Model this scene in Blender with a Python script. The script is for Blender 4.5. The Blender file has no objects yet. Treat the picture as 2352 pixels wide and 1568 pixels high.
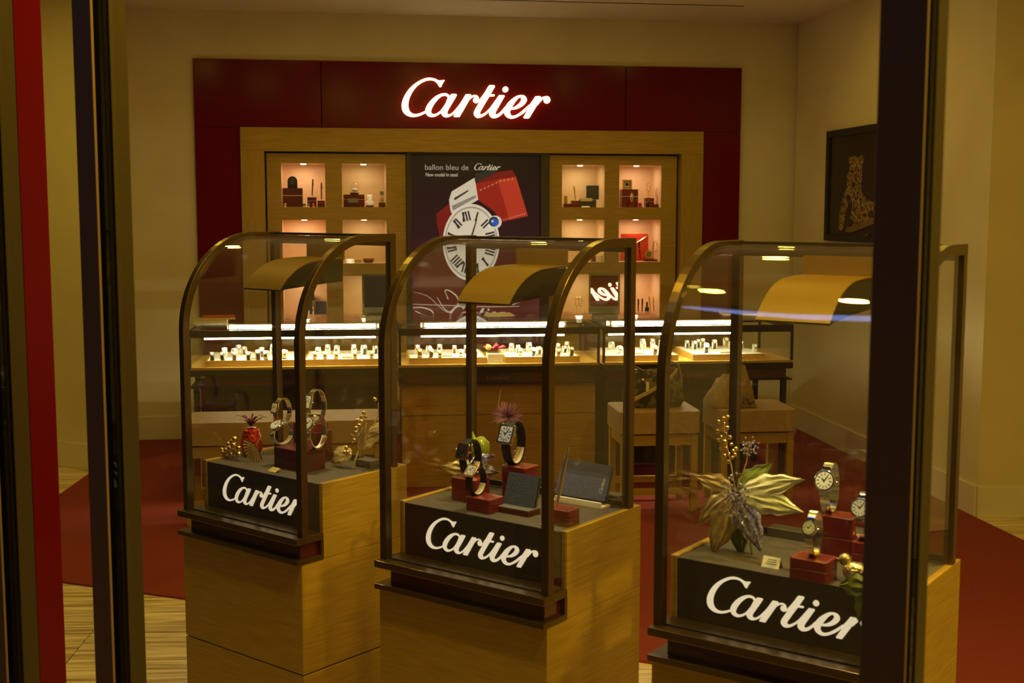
import bpy, bmesh, math, random
from mathutils import Vector, Matrix
from mathutils.geometry import tessellate_polygon
random.seed(7)
S = bpy.context.scene
COL = S.collection
PI = math.pi

# ------------------------------------------------------------------ camera
F, PITCH, ROLL, HC = 2853.46, 0.1067, 0.0009, 1.6
CX, CY = 1176.0, 784.0
_fw = Vector((0, math.cos(PITCH), -math.sin(PITCH)))
_up0 = Vector((0, math.sin(PITCH), math.cos(PITCH)))
_rt0 = Vector((1, 0, 0))
_rt = _rt0*math.cos(ROLL) + _up0*math.sin(ROLL)
_up = _up0*math.cos(ROLL) - _rt0*math.sin(ROLL)
EYE = Vector((0, 0, HC))
cd = bpy.data.cameras.new('camera'); cam = bpy.data.objects.new('camera', cd); COL.objects.link(cam)
cam.matrix_world = Matrix(((_rt.x, _up.x, -_fw.x, EYE.x), (_rt.y, _up.y, -_fw.y, EYE.y), (_rt.z, _up.z, -_fw.z, EYE.z), (0, 0, 0, 1)))
cd.sensor_width = 36.0; cd.lens = F/2352*36.0
cd.clip_start = 0.05; cd.clip_end = 100
cd.dof.use_dof = True; cd.dof.focus_distance = 4.4; cd.dof.aperture_fstop = 7.1
S.camera = cam

# ------------------------------------------------------------------ world, exposure, room lights
w = bpy.data.worlds.new('mall_dark'); S.world = w; w.use_nodes = True
w.node_tree.nodes['Background'].inputs[0].default_value = (0.55, 0.38, 0.30, 1)
w.node_tree.nodes['Background'].inputs[1].default_value = 0.024
S.view_settings.view_transform = 'Standard'; S.view_settings.look = 'None'
S.view_settings.gamma = 1.0; S.view_settings.use_curve_mapping = False
S.view_settings.exposure = 0.0
S.cycles.transparent_max_bounces = 40
S.cycles.max_bounces = 7
WARM = (1.0, 0.71, 0.085)
def area(name, loc, power, size, color=WARM, aim=(0, 0, -1), spread=None):
    l = bpy.data.lights.new(name, 'AREA'); l.shape = 'DISK'; l.size = size; l.energy = power; l.color = color
    if spread: l.spread = spread
    o = bpy.data.objects.new(name, l); COL.objects.link(o); o.location = loc
    o.rotation_euler = Vector(aim).to_track_quat('-Z', 'Y').to_euler()
    return o
ZC = 2.93
DOWN = [(-1.3, 7.1, 2.6), (0.0, 7.3, 5.5), (1.5, 7.2, 4.2), (-1.9, 5.4, 4.0), (0.1, 5.2, 5.0), (1.75, 5.0, 4.5), (-3.3, 6.4, 10.5),
        (1.72, 1.55, 52.0), (0.55, 3.9, 5.0), (-1.25, 4.1, 5.0), (-0.42, 2.66, 3.5), (-0.10, 2.28, 19.0), (0.62, 1.72, 13.0)]  # window row and left lamp added to brighten case fronts and left wall
for x, y, e in DOWN:
    area('ceiling_downlight_lamp', (x, y, ZC-0.03), e, 0.10)

# ------------------------------------------------------------------ pixel -> place helpers (2352 x 1568 frame)
def ray(x, y): return _fw + _rt*((x-CX)/F) - _up*((y-CY)/F)
def hit(x, y, P, n):
    d = ray(x, y); n = Vector(n); t = (Vector(P)-EYE).dot(n)/d.dot(n); return EYE + d*t
def zhit(x, y, z): return hit(x, y, (0, 0, z), (0, 0, 1))
class Frame:
    def __init__(s, o, rz):
        s.o = Vector(o); s.rz = rz; c, q = math.cos(rz), math.sin(rz)
        s.ex = Vector((c, q, 0)); s.ey = Vector((-q, c, 0))
    def loc(s, P):
        d = Vector(P)-s.o; return Vector((d.dot(s.ex), d.dot(s.ey), d.z))
    def w(s, x, y, z=0): return s.o + s.ex*x + s.ey*y + Vector((0, 0, z))
    def aty(s, px, py, y): return s.loc(hit(px, py, s.w(0, y), s.ey))      # pixel on plane y = const
    def atx(s, px, py, x): return s.loc(hit(px, py, s.w(x, 0), s.ex))
    def atz(s, px, py, z): return s.loc(zhit(px, py, z+s.o.z))
WALL = Frame((0, 8.887, 0), 0.1474)
COUNT = Frame((-1.7856, 6.8032, 0), 0.1169)
CASES = {'L': Frame((-0.5519, 3.181, 0), -0.6804), 'M': Frame((0.0788, 2.6888, 0), -0.6447), 'R': Frame((0.7052, 2.2079, 0), -0.6219)}
_a = Vector((2.064, 9.14, 0)); _b = Vector((2.425, 6.355, 0))
RWALL = Frame(_a, math.atan2(_b.y-_a.y, _b.x-_a.x))      # x runs from the back corner towards the shop window; +y is room side?
WIN = Frame((0.4911, 1.5, 0), -0.62)

# ------------------------------------------------------------------ materials
MATS = {}
def nodes(m): return m.node_tree.nodes, m.node_tree.links
def mat(name, col, rough=0.5, metal=0.0, spec=0.5, coat=0.0, emit=None, estr=0.0, alpha=None):
    if name in MATS: return MATS[name]
    m = bpy.data.materials.new(name); m.use_nodes = True
    b = m.node_tree.nodes['Principled BSDF']
    b.inputs['Base Color'].default_value = (*col, 1); b.inputs['Roughness'].default_value = rough
    b.inputs['Metallic'].default_value = metal; b.inputs['Specular IOR Level'].default_value = spec
    b.inputs['Coat Weight'].default_value = coat; b.inputs['Coat Roughness'].default_value = 0.05
    if emit: b.inputs['Emission Color'].default_value = (*emit, 1); b.inputs['Emission Strength'].default_value = estr
    MATS[name] = m; return m
def grain(name, c1, c2, scale=(1, 1, 1), nscale=8.0, detail=6, rough=0.4, bump=0.0, spec=0.5, coat=0.0, metal=0.0, lo=0.3, hi=0.7, dist=0.0):
    m = mat(name, c1, rough, metal, spec, coat); N, L = nodes(m); b = N['Principled BSDF']
    tc = N.new('ShaderNodeTexCoord'); mp = N.new('ShaderNodeMapping'); mp.inputs['Scale'].default_value = scale
    nz = N.new('ShaderNodeTexNoise'); nz.inputs['Scale'].default_value = nscale; nz.inputs['Detail'].default_value = detail
    nz.inputs['Distortion'].default_value = dist
    cr = N.new('ShaderNodeValToRGB'); cr.color_ramp.elements[0].position = lo; cr.color_ramp.elements[1].position = hi
    cr.color_ramp.elements[0].color = (*c1, 1); cr.color_ramp.elements[1].color = (*c2, 1)
    L.new(tc.outputs['Object'], mp.inputs[0]); L.new(mp.outputs[0], nz.inputs['Vector']); L.new(nz.outputs['Fac'], cr.inputs[0]); L.new(cr.outputs[0], b.inputs['Base Color'])
    if bump:
        bp = N.new('ShaderNodeBump'); bp.inputs['Strength'].default_value = bump; bp.inputs['Distance'].default_value = 0.002
        L.new(nz.outputs['Fac'], bp.inputs['Height']); L.new(bp.outputs[0], b.inputs['Normal'])
    return m
def glassmat(name, tint, r0=0.04, gl=1.0):
    m = bpy.data.materials.new(name); m.use_nodes = True; N, L = nodes(m); N.remove(N['Principled BSDF'])
    out = N['Material Output']; t = N.new('ShaderNodeBsdfTransparent'); t.inputs[0].default_value = (*tint, 1)
    g = N.new('ShaderNodeBsdfGlossy'); g.inputs['Roughness'].default_value = 0.0; g.inputs['Color'].default_value = (1, 1, 1, 1)
    lw = N.new('ShaderNodeLayerWeight'); lw.inputs[0].default_value = 0.5
    p = N.new('ShaderNodeMath'); p.operation = 'POWER'; p.inputs[1].default_value = 5.0
    ma = N.new('ShaderNodeMath'); ma.operation = 'MULTIPLY_ADD'; ma.inputs[1].default_value = (1-r0)*gl; ma.inputs[2].default_value = r0
    mx = N.new('ShaderNodeMixShader')
    L.new(lw.outputs['Facing'], p.inputs[0]); L.new(p.outputs[0], ma.inputs[0]); L.new(ma.outputs[0], mx.inputs[0])
    L.new(t.outputs[0], mx.inputs[1]); L.new(g.outputs[0], mx.inputs[2]); L.new(mx.outputs[0], out.inputs['Surface'])
    MATS[name] = m; return m

WOODX = grain('oak_grain_across', (0.31, 0.175, 0.012), (0.47, 0.285, 0.022), (1.2, 1.2, 22), 7, 8, 0.42, 0.06, lo=.25, hi=.75)
WOODZ = grain('oak_grain_upright', (0.31, 0.175, 0.012), (0.45, 0.275, 0.022), (22, 22, 1.2), 7, 8, 0.45, 0.05, lo=.25, hi=.75)
WOODPALE = grain('pale_tray_wood', (0.50, 0.29, 0.05), (0.58, 0.35, 0.07), (1, 1, 18), 6, 6, 0.45)
WALLM = grain('cream_wall_paint', (0.66, 0.57, 0.36), (0.72, 0.63, 0.40), (1, 1, 1), 3, 3, 0.75)
BASEM = mat('baseboard_paint', (0.70, 0.62, 0.46), 0.5)
CEILM = mat('ceiling_paint', (0.74, 0.66, 0.50), 0.85)
CARPET = grain('red_carpet_pile', (0.20, 0.034, 0.022), (0.26, 0.046, 0.030), (1, 1, 1), 260, 4, 0.95, 0.5, spec=0.1)
STONE = grain('travertine_stone', (0.36, 0.26, 0.10), (0.86, 0.70, 0.39), (0.55, 11, 1), 3.4, 9, 0.38, 0.03, lo=.36, hi=.60, dist=0.7)
GROUT = mat('grout', (0.22, 0.16, 0.08), 0.9)
REDLAC = mat('red_lacquer', (0.13, 0.0025, 0.0025), 0.16, 0, 0.12, 0.0)
BAND = mat('dark_red_band', (0.07, 0.004, 0.006), 0.22, 0, 0.5, 0.4)
BRONZE = mat('bronze_metal', (0.155, 0.10, 0.036), 0.30, 0.85)
BRONZED = mat('dark_bronze_metal', (0.030, 0.021, 0.011), 0.42, 0.3)
MULLF = mat('mullion_face_paint', (0.34, 0.20, 0.10), 0.7)
MULLO = mat('mullion_inner_bronze', (0.055, 0.036, 0.008), 0.5, 0.1, 0.3)
RUBBER = mat('black_rubber', (0.003, 0.003, 0.003), 0.9, 0, 0.02)
BLACKP = mat('black_sign_face', (0.040, 0.031, 0.022), 0.4)
PLAT = mat('dark_platform_cloth', (0.075, 0.058, 0.035), 0.6)
GOLDP = mat('satin_gold_sheet', (0.24, 0.135, 0.008), 0.5, 0.15)
HOODIN = mat('hood_inner_black', (0.02, 0.015, 0.01), 0.6)
GLASS = glassmat('clear_glass', (0.982, 0.988, 0.975))
WGLASS = glassmat('shop_window_glass', (0.985, 0.985, 0.98), 0.03, 0.5)
LETTER = mat('lit_letters', (0.9, 0.85, 0.7), 0.5, emit=(1.0, 0.88, 0.55), estr=2.4)
LETTERC = mat('lit_case_letters', (0.9, 0.85, 0.7), 0.5, emit=(1.0, 0.84, 0.60), estr=0.72)
TUBE = mat('fluorescent_tube', (1, 1, 1), 0.4, emit=(1.0, 0.88, 0.52), estr=110.0)
TUBE2 = mat('light_strip_diffuser', (1, 1, 1), 0.4, emit=(1.0, 0.88, 0.55), estr=70.0)
LAMPE = mat('niche_lamp_lens', (1, 1, 1), 0.4, emit=(1.0, 0.85, 0.55), estr=12.0)
NICHE = mat('niche_lining_peach', (0.82, 0.56, 0.34), 0.7)
NICHEB = mat('niche_lining_cream', (0.80, 0.60, 0.33), 0.7)
WHITE = mat('white_satin', (0.86, 0.83, 0.76), 0.5)
CREAM = mat('cream_card', (0.78, 0.62, 0.38), 0.6)
STEEL = mat('polished_steel', (0.78, 0.76, 0.72), 0.16, 1.0)
ROSE = mat('rose_gold', (0.85, 0.50, 0.32), 0.2, 1.0)
GOLD = mat('polished_gold', (0.83, 0.60, 0.22), 0.22, 1.0)
GOLDL = grain('antique_gold_leaf', (0.28, 0.19, 0.06), (0.72, 0.53, 0.22), (3, 30, 3), 6, 4, 0.38, 0.2, metal=0.25)
PALEL = grain('pale_green_gold_leaf', (0.45, 0.44, 0.26), (0.92, 0.90, 0.66), (3, 40, 3), 6, 4, 0.4, 0.2, metal=0.12)
GREENL = mat('green_velvet_leaf', (0.14, 0.17, 0.015), 0.6)
GREENG = mat('green_glass_ornament', (0.30, 0.34, 0.02), 0.15, 0.2)
IRID = grain('iridescent_sequin', (0.22, 0.18, 0.30), (0.85, 0.80, 0.95), (1, 1, 1), 160, 2, 0.15, 0.8, metal=0.6)
REDGL = grain('red_glitter', (0.16, 0.006, 0.004), (0.75, 0.06, 0.02), (1, 1, 1), 170, 2, 0.22, 0.9, metal=0.6)
REDF = mat('dark_red_feather', (0.085, 0.004, 0.006), 0.7)
PURF = mat('purple_feather', (0.24, 0.085, 0.10), 0.8)
BOXRED = mat('red_leather_box', (0.17, 0.014, 0.010), 0.30, 0, 0.5, 0.25)
BOXLINE = mat('gold_tooling', (0.80, 0.52, 0.20), 0.35, 0.8)
BOXDARK = mat('dark_red_leather', (0.085, 0.008, 0.007), 0.38, 0, 0.5, 0.2)
NAVY = grain('navy_grained_leather', (0.028, 0.036, 0.085), (0.055, 0.068, 0.15), (1, 1, 1), 220, 3, 0.6, 0.5)
STRAPK = mat('black_leather_strap', (0.012, 0.011, 0.013), 0.45)
STRAPB = mat('brown_leather_strap', (0.10, 0.035, 0.018), 0.5)
STRAPR = mat('burgundy_leather_strap', (0.14, 0.01, 0.015), 0.5)
DIALW = mat('silver_white_dial', (0.82, 0.84, 0.76), 0.4)
DIALG = mat('silver_guilloche_dial', (0.52, 0.55, 0.56), 0.35)
INK = mat('black_print', (0.01, 0.01, 0.01), 0.6)
GREYM = mat('grey_metal', (0.25, 0.25, 0.24), 0.4, 0.6)
TAN = grain('tan_leather_seat', (0.36, 0.22, 0.10), (0.42, 0.26, 0.12), (1, 1, 1), 40, 3, 0.5)
DARKW = mat('dark_stained_wood', (0.055, 0.030, 0.012), 0.45)
MIRROR = mat('silvered_mirror', (0.9, 0.9, 0.88), 0.01, 1.0)
CLEAR = glassmat('clear_acrylic', (0.93, 0.94, 0.93), 0.06)
BLUEG = mat('blue_cabochon', (0.02, 0.06, 0.6), 0.1, 0, 0.5, 0.5)

# ------------------------------------------------------------------ mesh builder
class MB:
    def __init__(s): s.v = []; s.f = []
    def add(s, vs, fs):
        k = len(s.v); s.v += [tuple(v) for v in vs]; s.f += [tuple(i+k for i in f) for f in fs]; return s
    def box(s, x0, x1, y0, y1, z0, z1):
        return s.add([(x0,y0,z0),(x1,y0,z0),(x1,y1,z0),(x0,y1,z0),(x0,y0,z1),(x1,y0,z1),(x1,y1,z1),(x0,y1,z1)],
                     [(0,3,2,1),(4,5,6,7),(0,1,5,4),(1,2,6,5),(2,3,7,6),(3,0,4,7)])
    def xf(s, M, fn):
        t = MB(); fn(t); s.add([M @ Vector(v) for v in t.v], t.f); return s
    def prism(s, poly, a, b, plane='xz', hole=None):
        """poly: 2-D points; extruded between a and b along the remaining axis"""
        def P(p, d):
            return {'xz': (p[0], d, p[1]), 'yz': (d, p[0], p[1]), 'xy': (p[0], p[1], d)}[plane]
        loops = [poly] + ([hole] if hole else [])
        flat = [p for l in loops for p in l]
        tr = tessellate_polygon([[Vector((p[0], p[1], 0)) for p in l] for l in loops])
        n = len(flat); vs = [P(p, a) for p in flat] + [P(p, b) for p in flat]
        fs = [tuple(t) for t in tr] + [tuple(i+n for i in reversed(t)) for t in tr]
        k = 0
        for l in loops:
            m = len(l)
            for i in range(m): fs.append((k+i, k+(i+1) % m, n+k+(i+1) % m, n+k+i))
            k += m
        return s.add(vs, fs)
    def lathe(s, prof, n=24, c=(0, 0, 0), M=None):
        vs = []; fs = []
        for r, z in prof:
            for i in range(n):
                a = 2*PI*i/n; v = Vector((r*math.cos(a), r*math.sin(a), z))
                if M: v = M @ v
                vs.append(v+Vector(c))
        m = len(prof)
        for j in range(m-1):
            for i in range(n): fs.append((j*n+i, j*n+(i+1) % n, (j+1)*n+(i+1) % n, (j+1)*n+i))
        fs.append(tuple(reversed(range(n)))); fs.append(tuple((m-1)*n+i for i in range(n)))
        return s.add(vs, fs)
    def ball(s, c, r, n=12, m=8, sc=(1, 1, 1)):
        prof = [(max(1e-4, math.sin(PI*j/m))*r, -math.cos(PI*j/m)*r) for j in range(m+1)]
        return s.lathe(prof, n, c, Matrix.Diagonal((*sc, 1)).to_3x3())
    def tube(s, path, r, n=8, closed=False):
        path = [Vector(p) for p in path]; m = len(path); vs = []; fs = []
        rr = r if isinstance(r, (list, tuple)) else [r]*m
        t0 = None; u = None
        for i, p in enumerate(path):
            a = path[(i-1) % m] if (closed or i > 0) else p; b = path[(i+1) % m] if (closed or i < m-1) else p
            t = (b-a).normalized()
            if u is None:
                u = t.orthogonal().normalized()
            else:
                u = (u - t*u.dot(t)).normalized()
            v = t.cross(u)
            for k in range(n):
                q = 2*PI*k/n; vs.append(p + (u*math.cos(q)+v*math.sin(q))*rr[i])
        for i in range(m if closed else m-1):
            for k in range(n):
                j = (i+1) % m; fs.append((i*n+k, i*n+(k+1) % n, j*n+(k+1) % n, j*n+k))
        if not closed:
            fs.append(tuple(reversed(range(n)))); fs.append(tuple((m-1)*n+k for k in range(n)))
        return s.add(vs, fs)
    def ribbon(s, path, side, w, t, closed=False):
        """flat bar of width w along `side`, thickness t, following path; outward = tangent x side"""
        path = [Vector(p) for p in path]; side = Vector(side).normalized(); m = len(path); vs = []; fs = []
        ww = w if isinstance(w, (list, tuple)) else [w]*m
        for i, p in enumerate(path):
            a = path[(i-1) % m] if (closed or i > 0) else p; b = path[(i+1) % m] if (closed or i < m-1) else p
            nrm = (b-a).normalized().cross(side).normalized(); h = side*(ww[i]/2)
            vs += [p-h-nrm*t/2, p+h-nrm*t/2, p+h+nrm*t/2, p-h+nrm*t/2]
        for i in range(m if closed else m-1):
            j = (i+1) % m
            for k in range(4): fs.append((i*4+k, i*4+(k+1) % 4, j*4+(k+1) % 4, j*4+k))
        if not closed: fs += [(3, 2, 1, 0), tuple((m-1)*4+k for k in range(4))]
        return s.add(vs, fs)
    def build(s, name, m, parent=None, smooth=False, bevel=0.0, label=None):
        me = bpy.data.meshes.new(name); me.from_pydata(s.v, [], s.f); me.validate()
        bm = bmesh.new(); bm.from_mesh(me); bmesh.ops.recalc_face_normals(bm, faces=bm.faces); bm.to_mesh(me); bm.free()
        if smooth:
            me.polygons.foreach_set('use_smooth', [True]*len(me.polygons))
            try: me.set_sharp_from_angle(angle=math.radians(40))
            except Exception: pass
        me.materials.append(m)
        o = bpy.data.objects.new(name, me); COL.objects.link(o)
        if parent: o.parent = parent
        if bevel:
            b = o.modifiers.new('edge', 'BEVEL'); b.width = bevel; b.segments = 2; b.limit_method = 'ANGLE'; b.angle_limit = math.radians(50)
        if label: o['label'] = label
        return o
def box(name, m, parent, x0, x1, y0, y1, z0, z1, bevel=0.0, label=None):
    return MB().box(x0, x1, y0, y1, z0, z1).build(name, m, parent, bevel=bevel, label=label)
def tag(o, label=None, cat=None, group=None, kind=None):
    if label: o['label'] = label
    if cat: o['category'] = cat
    if group: o['group'] = group
    if kind: o['kind'] = kind
    return o
def thing(name, label=None, cat=None, loc=(0, 0, 0), rz=0.0, group=None, kind=None):
    o = bpy.data.objects.new(name, None); COL.objects.link(o); o.empty_display_size = 0.05
    o.location = loc; o.rotation_euler = (0, 0, rz)
    return tag(o, label, cat, group, kind)
def in_frame(fr, name, label, cat, x, y, z, rz=0.0, group=None, kind=None):
    return thing(name, label, cat, fr.w(x, y, z), fr.rz+rz, group, kind)
def copy_tree(o, parent=None):
    c = o.copy(); COL.objects.link(c); c.parent = parent
    for ch in list(o.children): copy_tree(ch, c)
    return c
def smoothpoly(pts, k=4):
    """closed Catmull-Rom through points; a point given as (x, y, 1) stays a corner"""
    n = len(pts); out = []
    for i in range(n):
        p0, p1, p2, p3 = pts[i-1], pts[i], pts[(i+1) % n], pts[(i+2) % n]
        c1 = len(p1) > 2; c2 = len(p2) > 2
        a, b = Vector(p1[:2]), Vector(p2[:2])
        t1 = (b-a)*0.5 if c1 else (b-Vector(p0[:2]))*0.5
        t2 = (b-a)*0.5 if c2 else (Vector(p3[:2])-a)*0.5
        for j in range(k):
            t = j/k; t_2 = t*t; t_3 = t_2*t
            q = a*(2*t_3-3*t_2+1) + t1*(t_3-2*t_2+t) + b*(-2*t_3+3*t_2) + t2*(t_3-t_2)
            out.append((q.x, q.y))
    return out
def circ(cx, cy, r, n=20, ry=None): return [(cx+r*math.cos(2*PI*i/n), cy+(ry or r)*math.sin(2*PI*i/n)) for i in range(n)]

# ------------------------------------------------------------------ script lettering (outlines in units, y down)
Q = 2287
LET = []
LET.append((smoothpoly([(1440,183,1),(1390,180),(1300,196),(1230,183),(1150,145),(1010,118),(880,132),(720,195),(540,310),(400,440),(290,590),(210,760),(178,910),(200,1060),(270,1160),(380,1225),(510,1246),(640,1230),(760,1188),(890,1125,1),(880,1062,1),(760,1120),(640,1160),(540,1166),(460,1135),(400,1070),(368,960),(375,820),(420,670),(500,520),(620,370),(760,265),(900,200),(1030,183),(1130,200),(1210,255),(1265,335),(1298,378,1),(1332,376,1),(1370,290)]), None))
LET.append((smoothpoly([(1600,655,1),(1520,580),(1430,560),(1310,580),(1150,660),(1000,800),(900,950),(870,1070),(900,1160),(960,1220),(1050,1246),(1150,1230),(1250,1180),(1345,1110,1),(1480,880)]),
            smoothpoly([(1430,625),(1330,660),(1200,780),(1080,950),(1030,1080),(1045,1140),(1110,1166),(1200,1140),(1320,1050),(1430,900),(1510,770),(1535,690),(1500,640)])))
LET.append((smoothpoly([(1630,580,1),(1770,580,1),(1790,612,1),(1700,770),(1560,1000),(1510,1100),(1515,1150),(1550,1170),(1620,1145),(1720,1060),(1800,970,1),(1770,1090,1),(1690,1165),(1590,1225),(1480,1250),(1390,1220),(1335,1140),(1340,1090),(1440,900),(1535,690),(1590,630)]), None))
LET.append((smoothpoly([(2060,585,1),(2200,585,1),(2224,630,1),(2160,745),(2020,985),(1870,1238,1),(1716,1238,1),(1700,1216,1),(1772,1085,1),(1700,1110,1),(1760,1015),(1900,840)]), None))
LET.append((smoothpoly([(2170,680,1),(2230,627),(2310,602),(2380,615),(2430,665),(2440,740,1),(2390,665),(2330,650),(2250,672),(2150,760,1)]), None))
LET.append((circ(2362,748,82), None))
t_ = [(470,315,1),(610,315,1),(632,350,1),(500,580,1),(612,580,1),(626,606,1),(606,632,1),(470,635,1),(330,860),(200,1080),(185,1130),(215,1166),(290,1140),(400,1060),(500,960,1),(490,1060,1),(350,1180),(240,1240),(140,1263),(60,1230),(15,1150),(30,1060),(110,920),(195,775,1),(130,820),(70,832),(60,800,1),(150,755),(220,680),(330,530),(430,370)]
i_ = [(760,600,1),(900,600,1),(920,632,1),(850,750),(760,905),(660,1080),(645,1130),(670,1166),(730,1140),(830,1060),(930,940,1),(905,1085,1),(800,1190),(700,1250),(600,1267),(520,1235),(470,1150),(490,1040,1),(470,1000,1),(560,880),(660,740)]
e_ = [(895,1020,1),(1010,840),(1130,720),(1280,620),(1430,592),(1530,625),(1580,710),(1560,800),(1470,900),(1340,975),(1200,1010),(1100,1015,1),(1080,1100),(1110,1175),(1180,1196),(1290,1160),(1440,1060),(1660,870,1),(1650,965,1),(1500,1110),(1330,1220),(1190,1272),(1080,1270),(980,1220),(920,1130),(905,1060)]
eh_ = [(1405,655),(1340,680),(1240,790),(1128,962,1),(1230,930),(1350,840),(1420,750),(1430,690)]
r_ = [(1850,623,1),(1990,623,1),(2012,660,1),(1980,715),(1860,930),(1660,1255,1),(1640,1268,1),(1510,1264,1),(1494,1240,1),(1645,980,1),(1590,1010,1),(1680,870),(1780,730)]
r2_ = [(1970,720,1),(2040,652),(2120,626),(2190,620),(2260,650),(2285,720,1),(2240,690),(2120,684),(2030,740),(1910,880,1)]
sh = lambda l: [tuple([p[0]+Q] + list(p[1:])) for p in l]
LET.append((smoothpoly(sh(t_)), None)); LET.append((smoothpoly(sh(i_)), None)); LET.append((circ(948+Q,430,80), None))
LET.append((smoothpoly(sh(e_)), smoothpoly(sh(eh_)))); LET.append((smoothpoly(sh(r_)), None)); LET.append((smoothpoly(sh(r2_)), None)); LET.append((circ(2195+Q,736,90), None))
def lettering(name, m, parent, x0, x1, zb, y, th=0.004, zscale=1.0, label=None):
    """script word between x0 and x1 with its baseline at zb, front face at y, extruded back by th"""
    b = MB(); k = (x1-x0)/(4572-178)
    def T(p): return (x0+(p[0]-178)*k, zb+(1248+(p[0]-500)*0.005-p[1])*k*zscale)
    for i, (o, h) in enumerate(LET):
        b.prism([T(p) for p in o], y-0.00005*i, y+th, 'xz', [T(p) for p in h] if h else None)
    return b.build(name, m, parent, label=label)
def plaintext(name, txt, m, parent, x, z, y, size, align='LEFT', depth=0.0005, rot=None):
    c = bpy.data.curves.new(name, 'FONT'); c.body = txt; c.size = size; c.extrude = depth; c.align_x = align
    t = bpy.data.objects.new(name, c); me = bpy.data.meshes.new_from_object(t)
    bpy.data.objects.remove(t); bpy.data.curves.remove(c)
    me.transform(Matrix.Rotation(PI/2, 4, 'X') if rot is None else rot); me.materials.clear(); me.materials.append(m)
    o = bpy.data.objects.new(name, me); COL.objects.link(o); o.parent = parent; o.location = (x, y, z); o['kind'] = 'stuff'; return o

# ================================================================== THE ROOM
def wallseg(name, pts, z0, z1, m, th=0.12, kind='structure'):
    """upright wall through 2-D points (room on the right hand when walking the points), thickness outward"""
    b = MB()
    for (x0, y0), (x1, y1) in zip(pts[:-1], pts[1:]):
        d = Vector((x1-x0, y1-y0)); n = Vector((-d.y, d.x)).normalized()*th
        b.prism([(x0, y0), (x1, y1), (x1+n.x, y1+n.y), (x0+n.x, y0+n.y)], z0, z1, 'xy')
    return tag(b.build(name, m), kind=kind)
W2 = lambda x, y: (WALL.w(x, y).x, WALL.w(x, y).y)
# back wall, with the opening that holds the lacquer surround
b = MB()
wb = thing('wall_back', None, None, WALL.o, WALL.rz, kind='structure')
tag(wb, 'cream painted back wall around the red sign surround')
b = MB().box(-2.62, -2.186, 0, .4, 0, ZC).box(1.67, 2.12, 0, .4, 0, ZC).box(-2.186, 1.67, 0, .4, 2.605, ZC)
b.build('wall_face', WALLM, wb)
def baseboard(name, pts, h=0.165, th=0.014):
    b = MB()
    for (x0, y0), (x1, y1) in zip(pts[:-1], pts[1:]):
        d = Vector((x1-x0, y1-y0)); n = Vector((d.y, -d.x)).normalized()*th
        b.prism([(x0, y0), (x1, y1), (x1+n.x, y1+n.y), (x0+n.x, y0+n.y)], 0.0, h, 'xy')
    o = b.build(name, BASEM, bevel=0.003); return tag(o, kind='structure')
baseboard('baseboard_back', [W2(-2.62, 0), W2(-2.186, 0)])
baseboard('baseboard_back_right', [W2(1.67, 0), W2(2.099, 0)])
RC = (2.064, 9.14); RP = (2.425, 6.355); RE = (3.9, 6.30)
wallseg('wall_right', [RC, RP, RE], 0, ZC, WALLM)
baseboard('baseboard_right', [RC, RP, RE])
LP0 = (-4.6, 8.60); LP1 = (-2.56, 7.484); LP2 = (-2.585, 8.50)
wallseg('wall_left', [LP0, LP1], 0, ZC, WALLM); wallseg('wall_left_return', [(LP1[0], LP1[1]+.115), LP2], 0, ZC, WALLM)
baseboard('baseboard_left', [LP0, LP1, LP2])
wallseg('wall_far_left', [(-4.6, 5.1), (-4.6, 8.6)], 0, ZC, WALLM)
wallseg('wall_far_right', [(3.9, 6.3), (3.9, -1.0)], 0, ZC, WALLM)
# ceiling with a dark air slot
c = thing('ceiling', 'cream ceiling with a narrow dark air slot', None, (0, 0, 0), kind='structure')
b = MB().prism([(-4.6, 5.05), (3.9, -1.02), (3.9, 9.8), (-4.6, 9.8)], ZC, ZC+.1, 'xy'); b.build('ceiling_slab', CEILM, c)
p0 = Vector((-0.9, 8.05, ZC)); p1 = Vector((1.53, 8.40, ZC)); dn = (p1-p0).normalized(); pn = Vector((-dn.y, dn.x, 0))*0.009
MB().prism([(q.x, q.y) for q in (p0-pn, p1-pn, p1+pn, p0+pn)], ZC-0.002, ZC+.02, 'xy').build('air_slot', INK, c)
for x, y, e in DOWN:
    f = thing('ceiling_downlight', 'round recessed downlight in the shop ceiling', 'downlight', (x, y, ZC), group='recessed ceiling downlights')  # includes the unseen fill lamps added near the window and left wall
    MB().lathe([(0.10, -0.006), (0.115, -0.004), (0.115, 0.0), (0.10, 0.0)], 24).build('trim_ring', WHITE, f, True)
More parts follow.
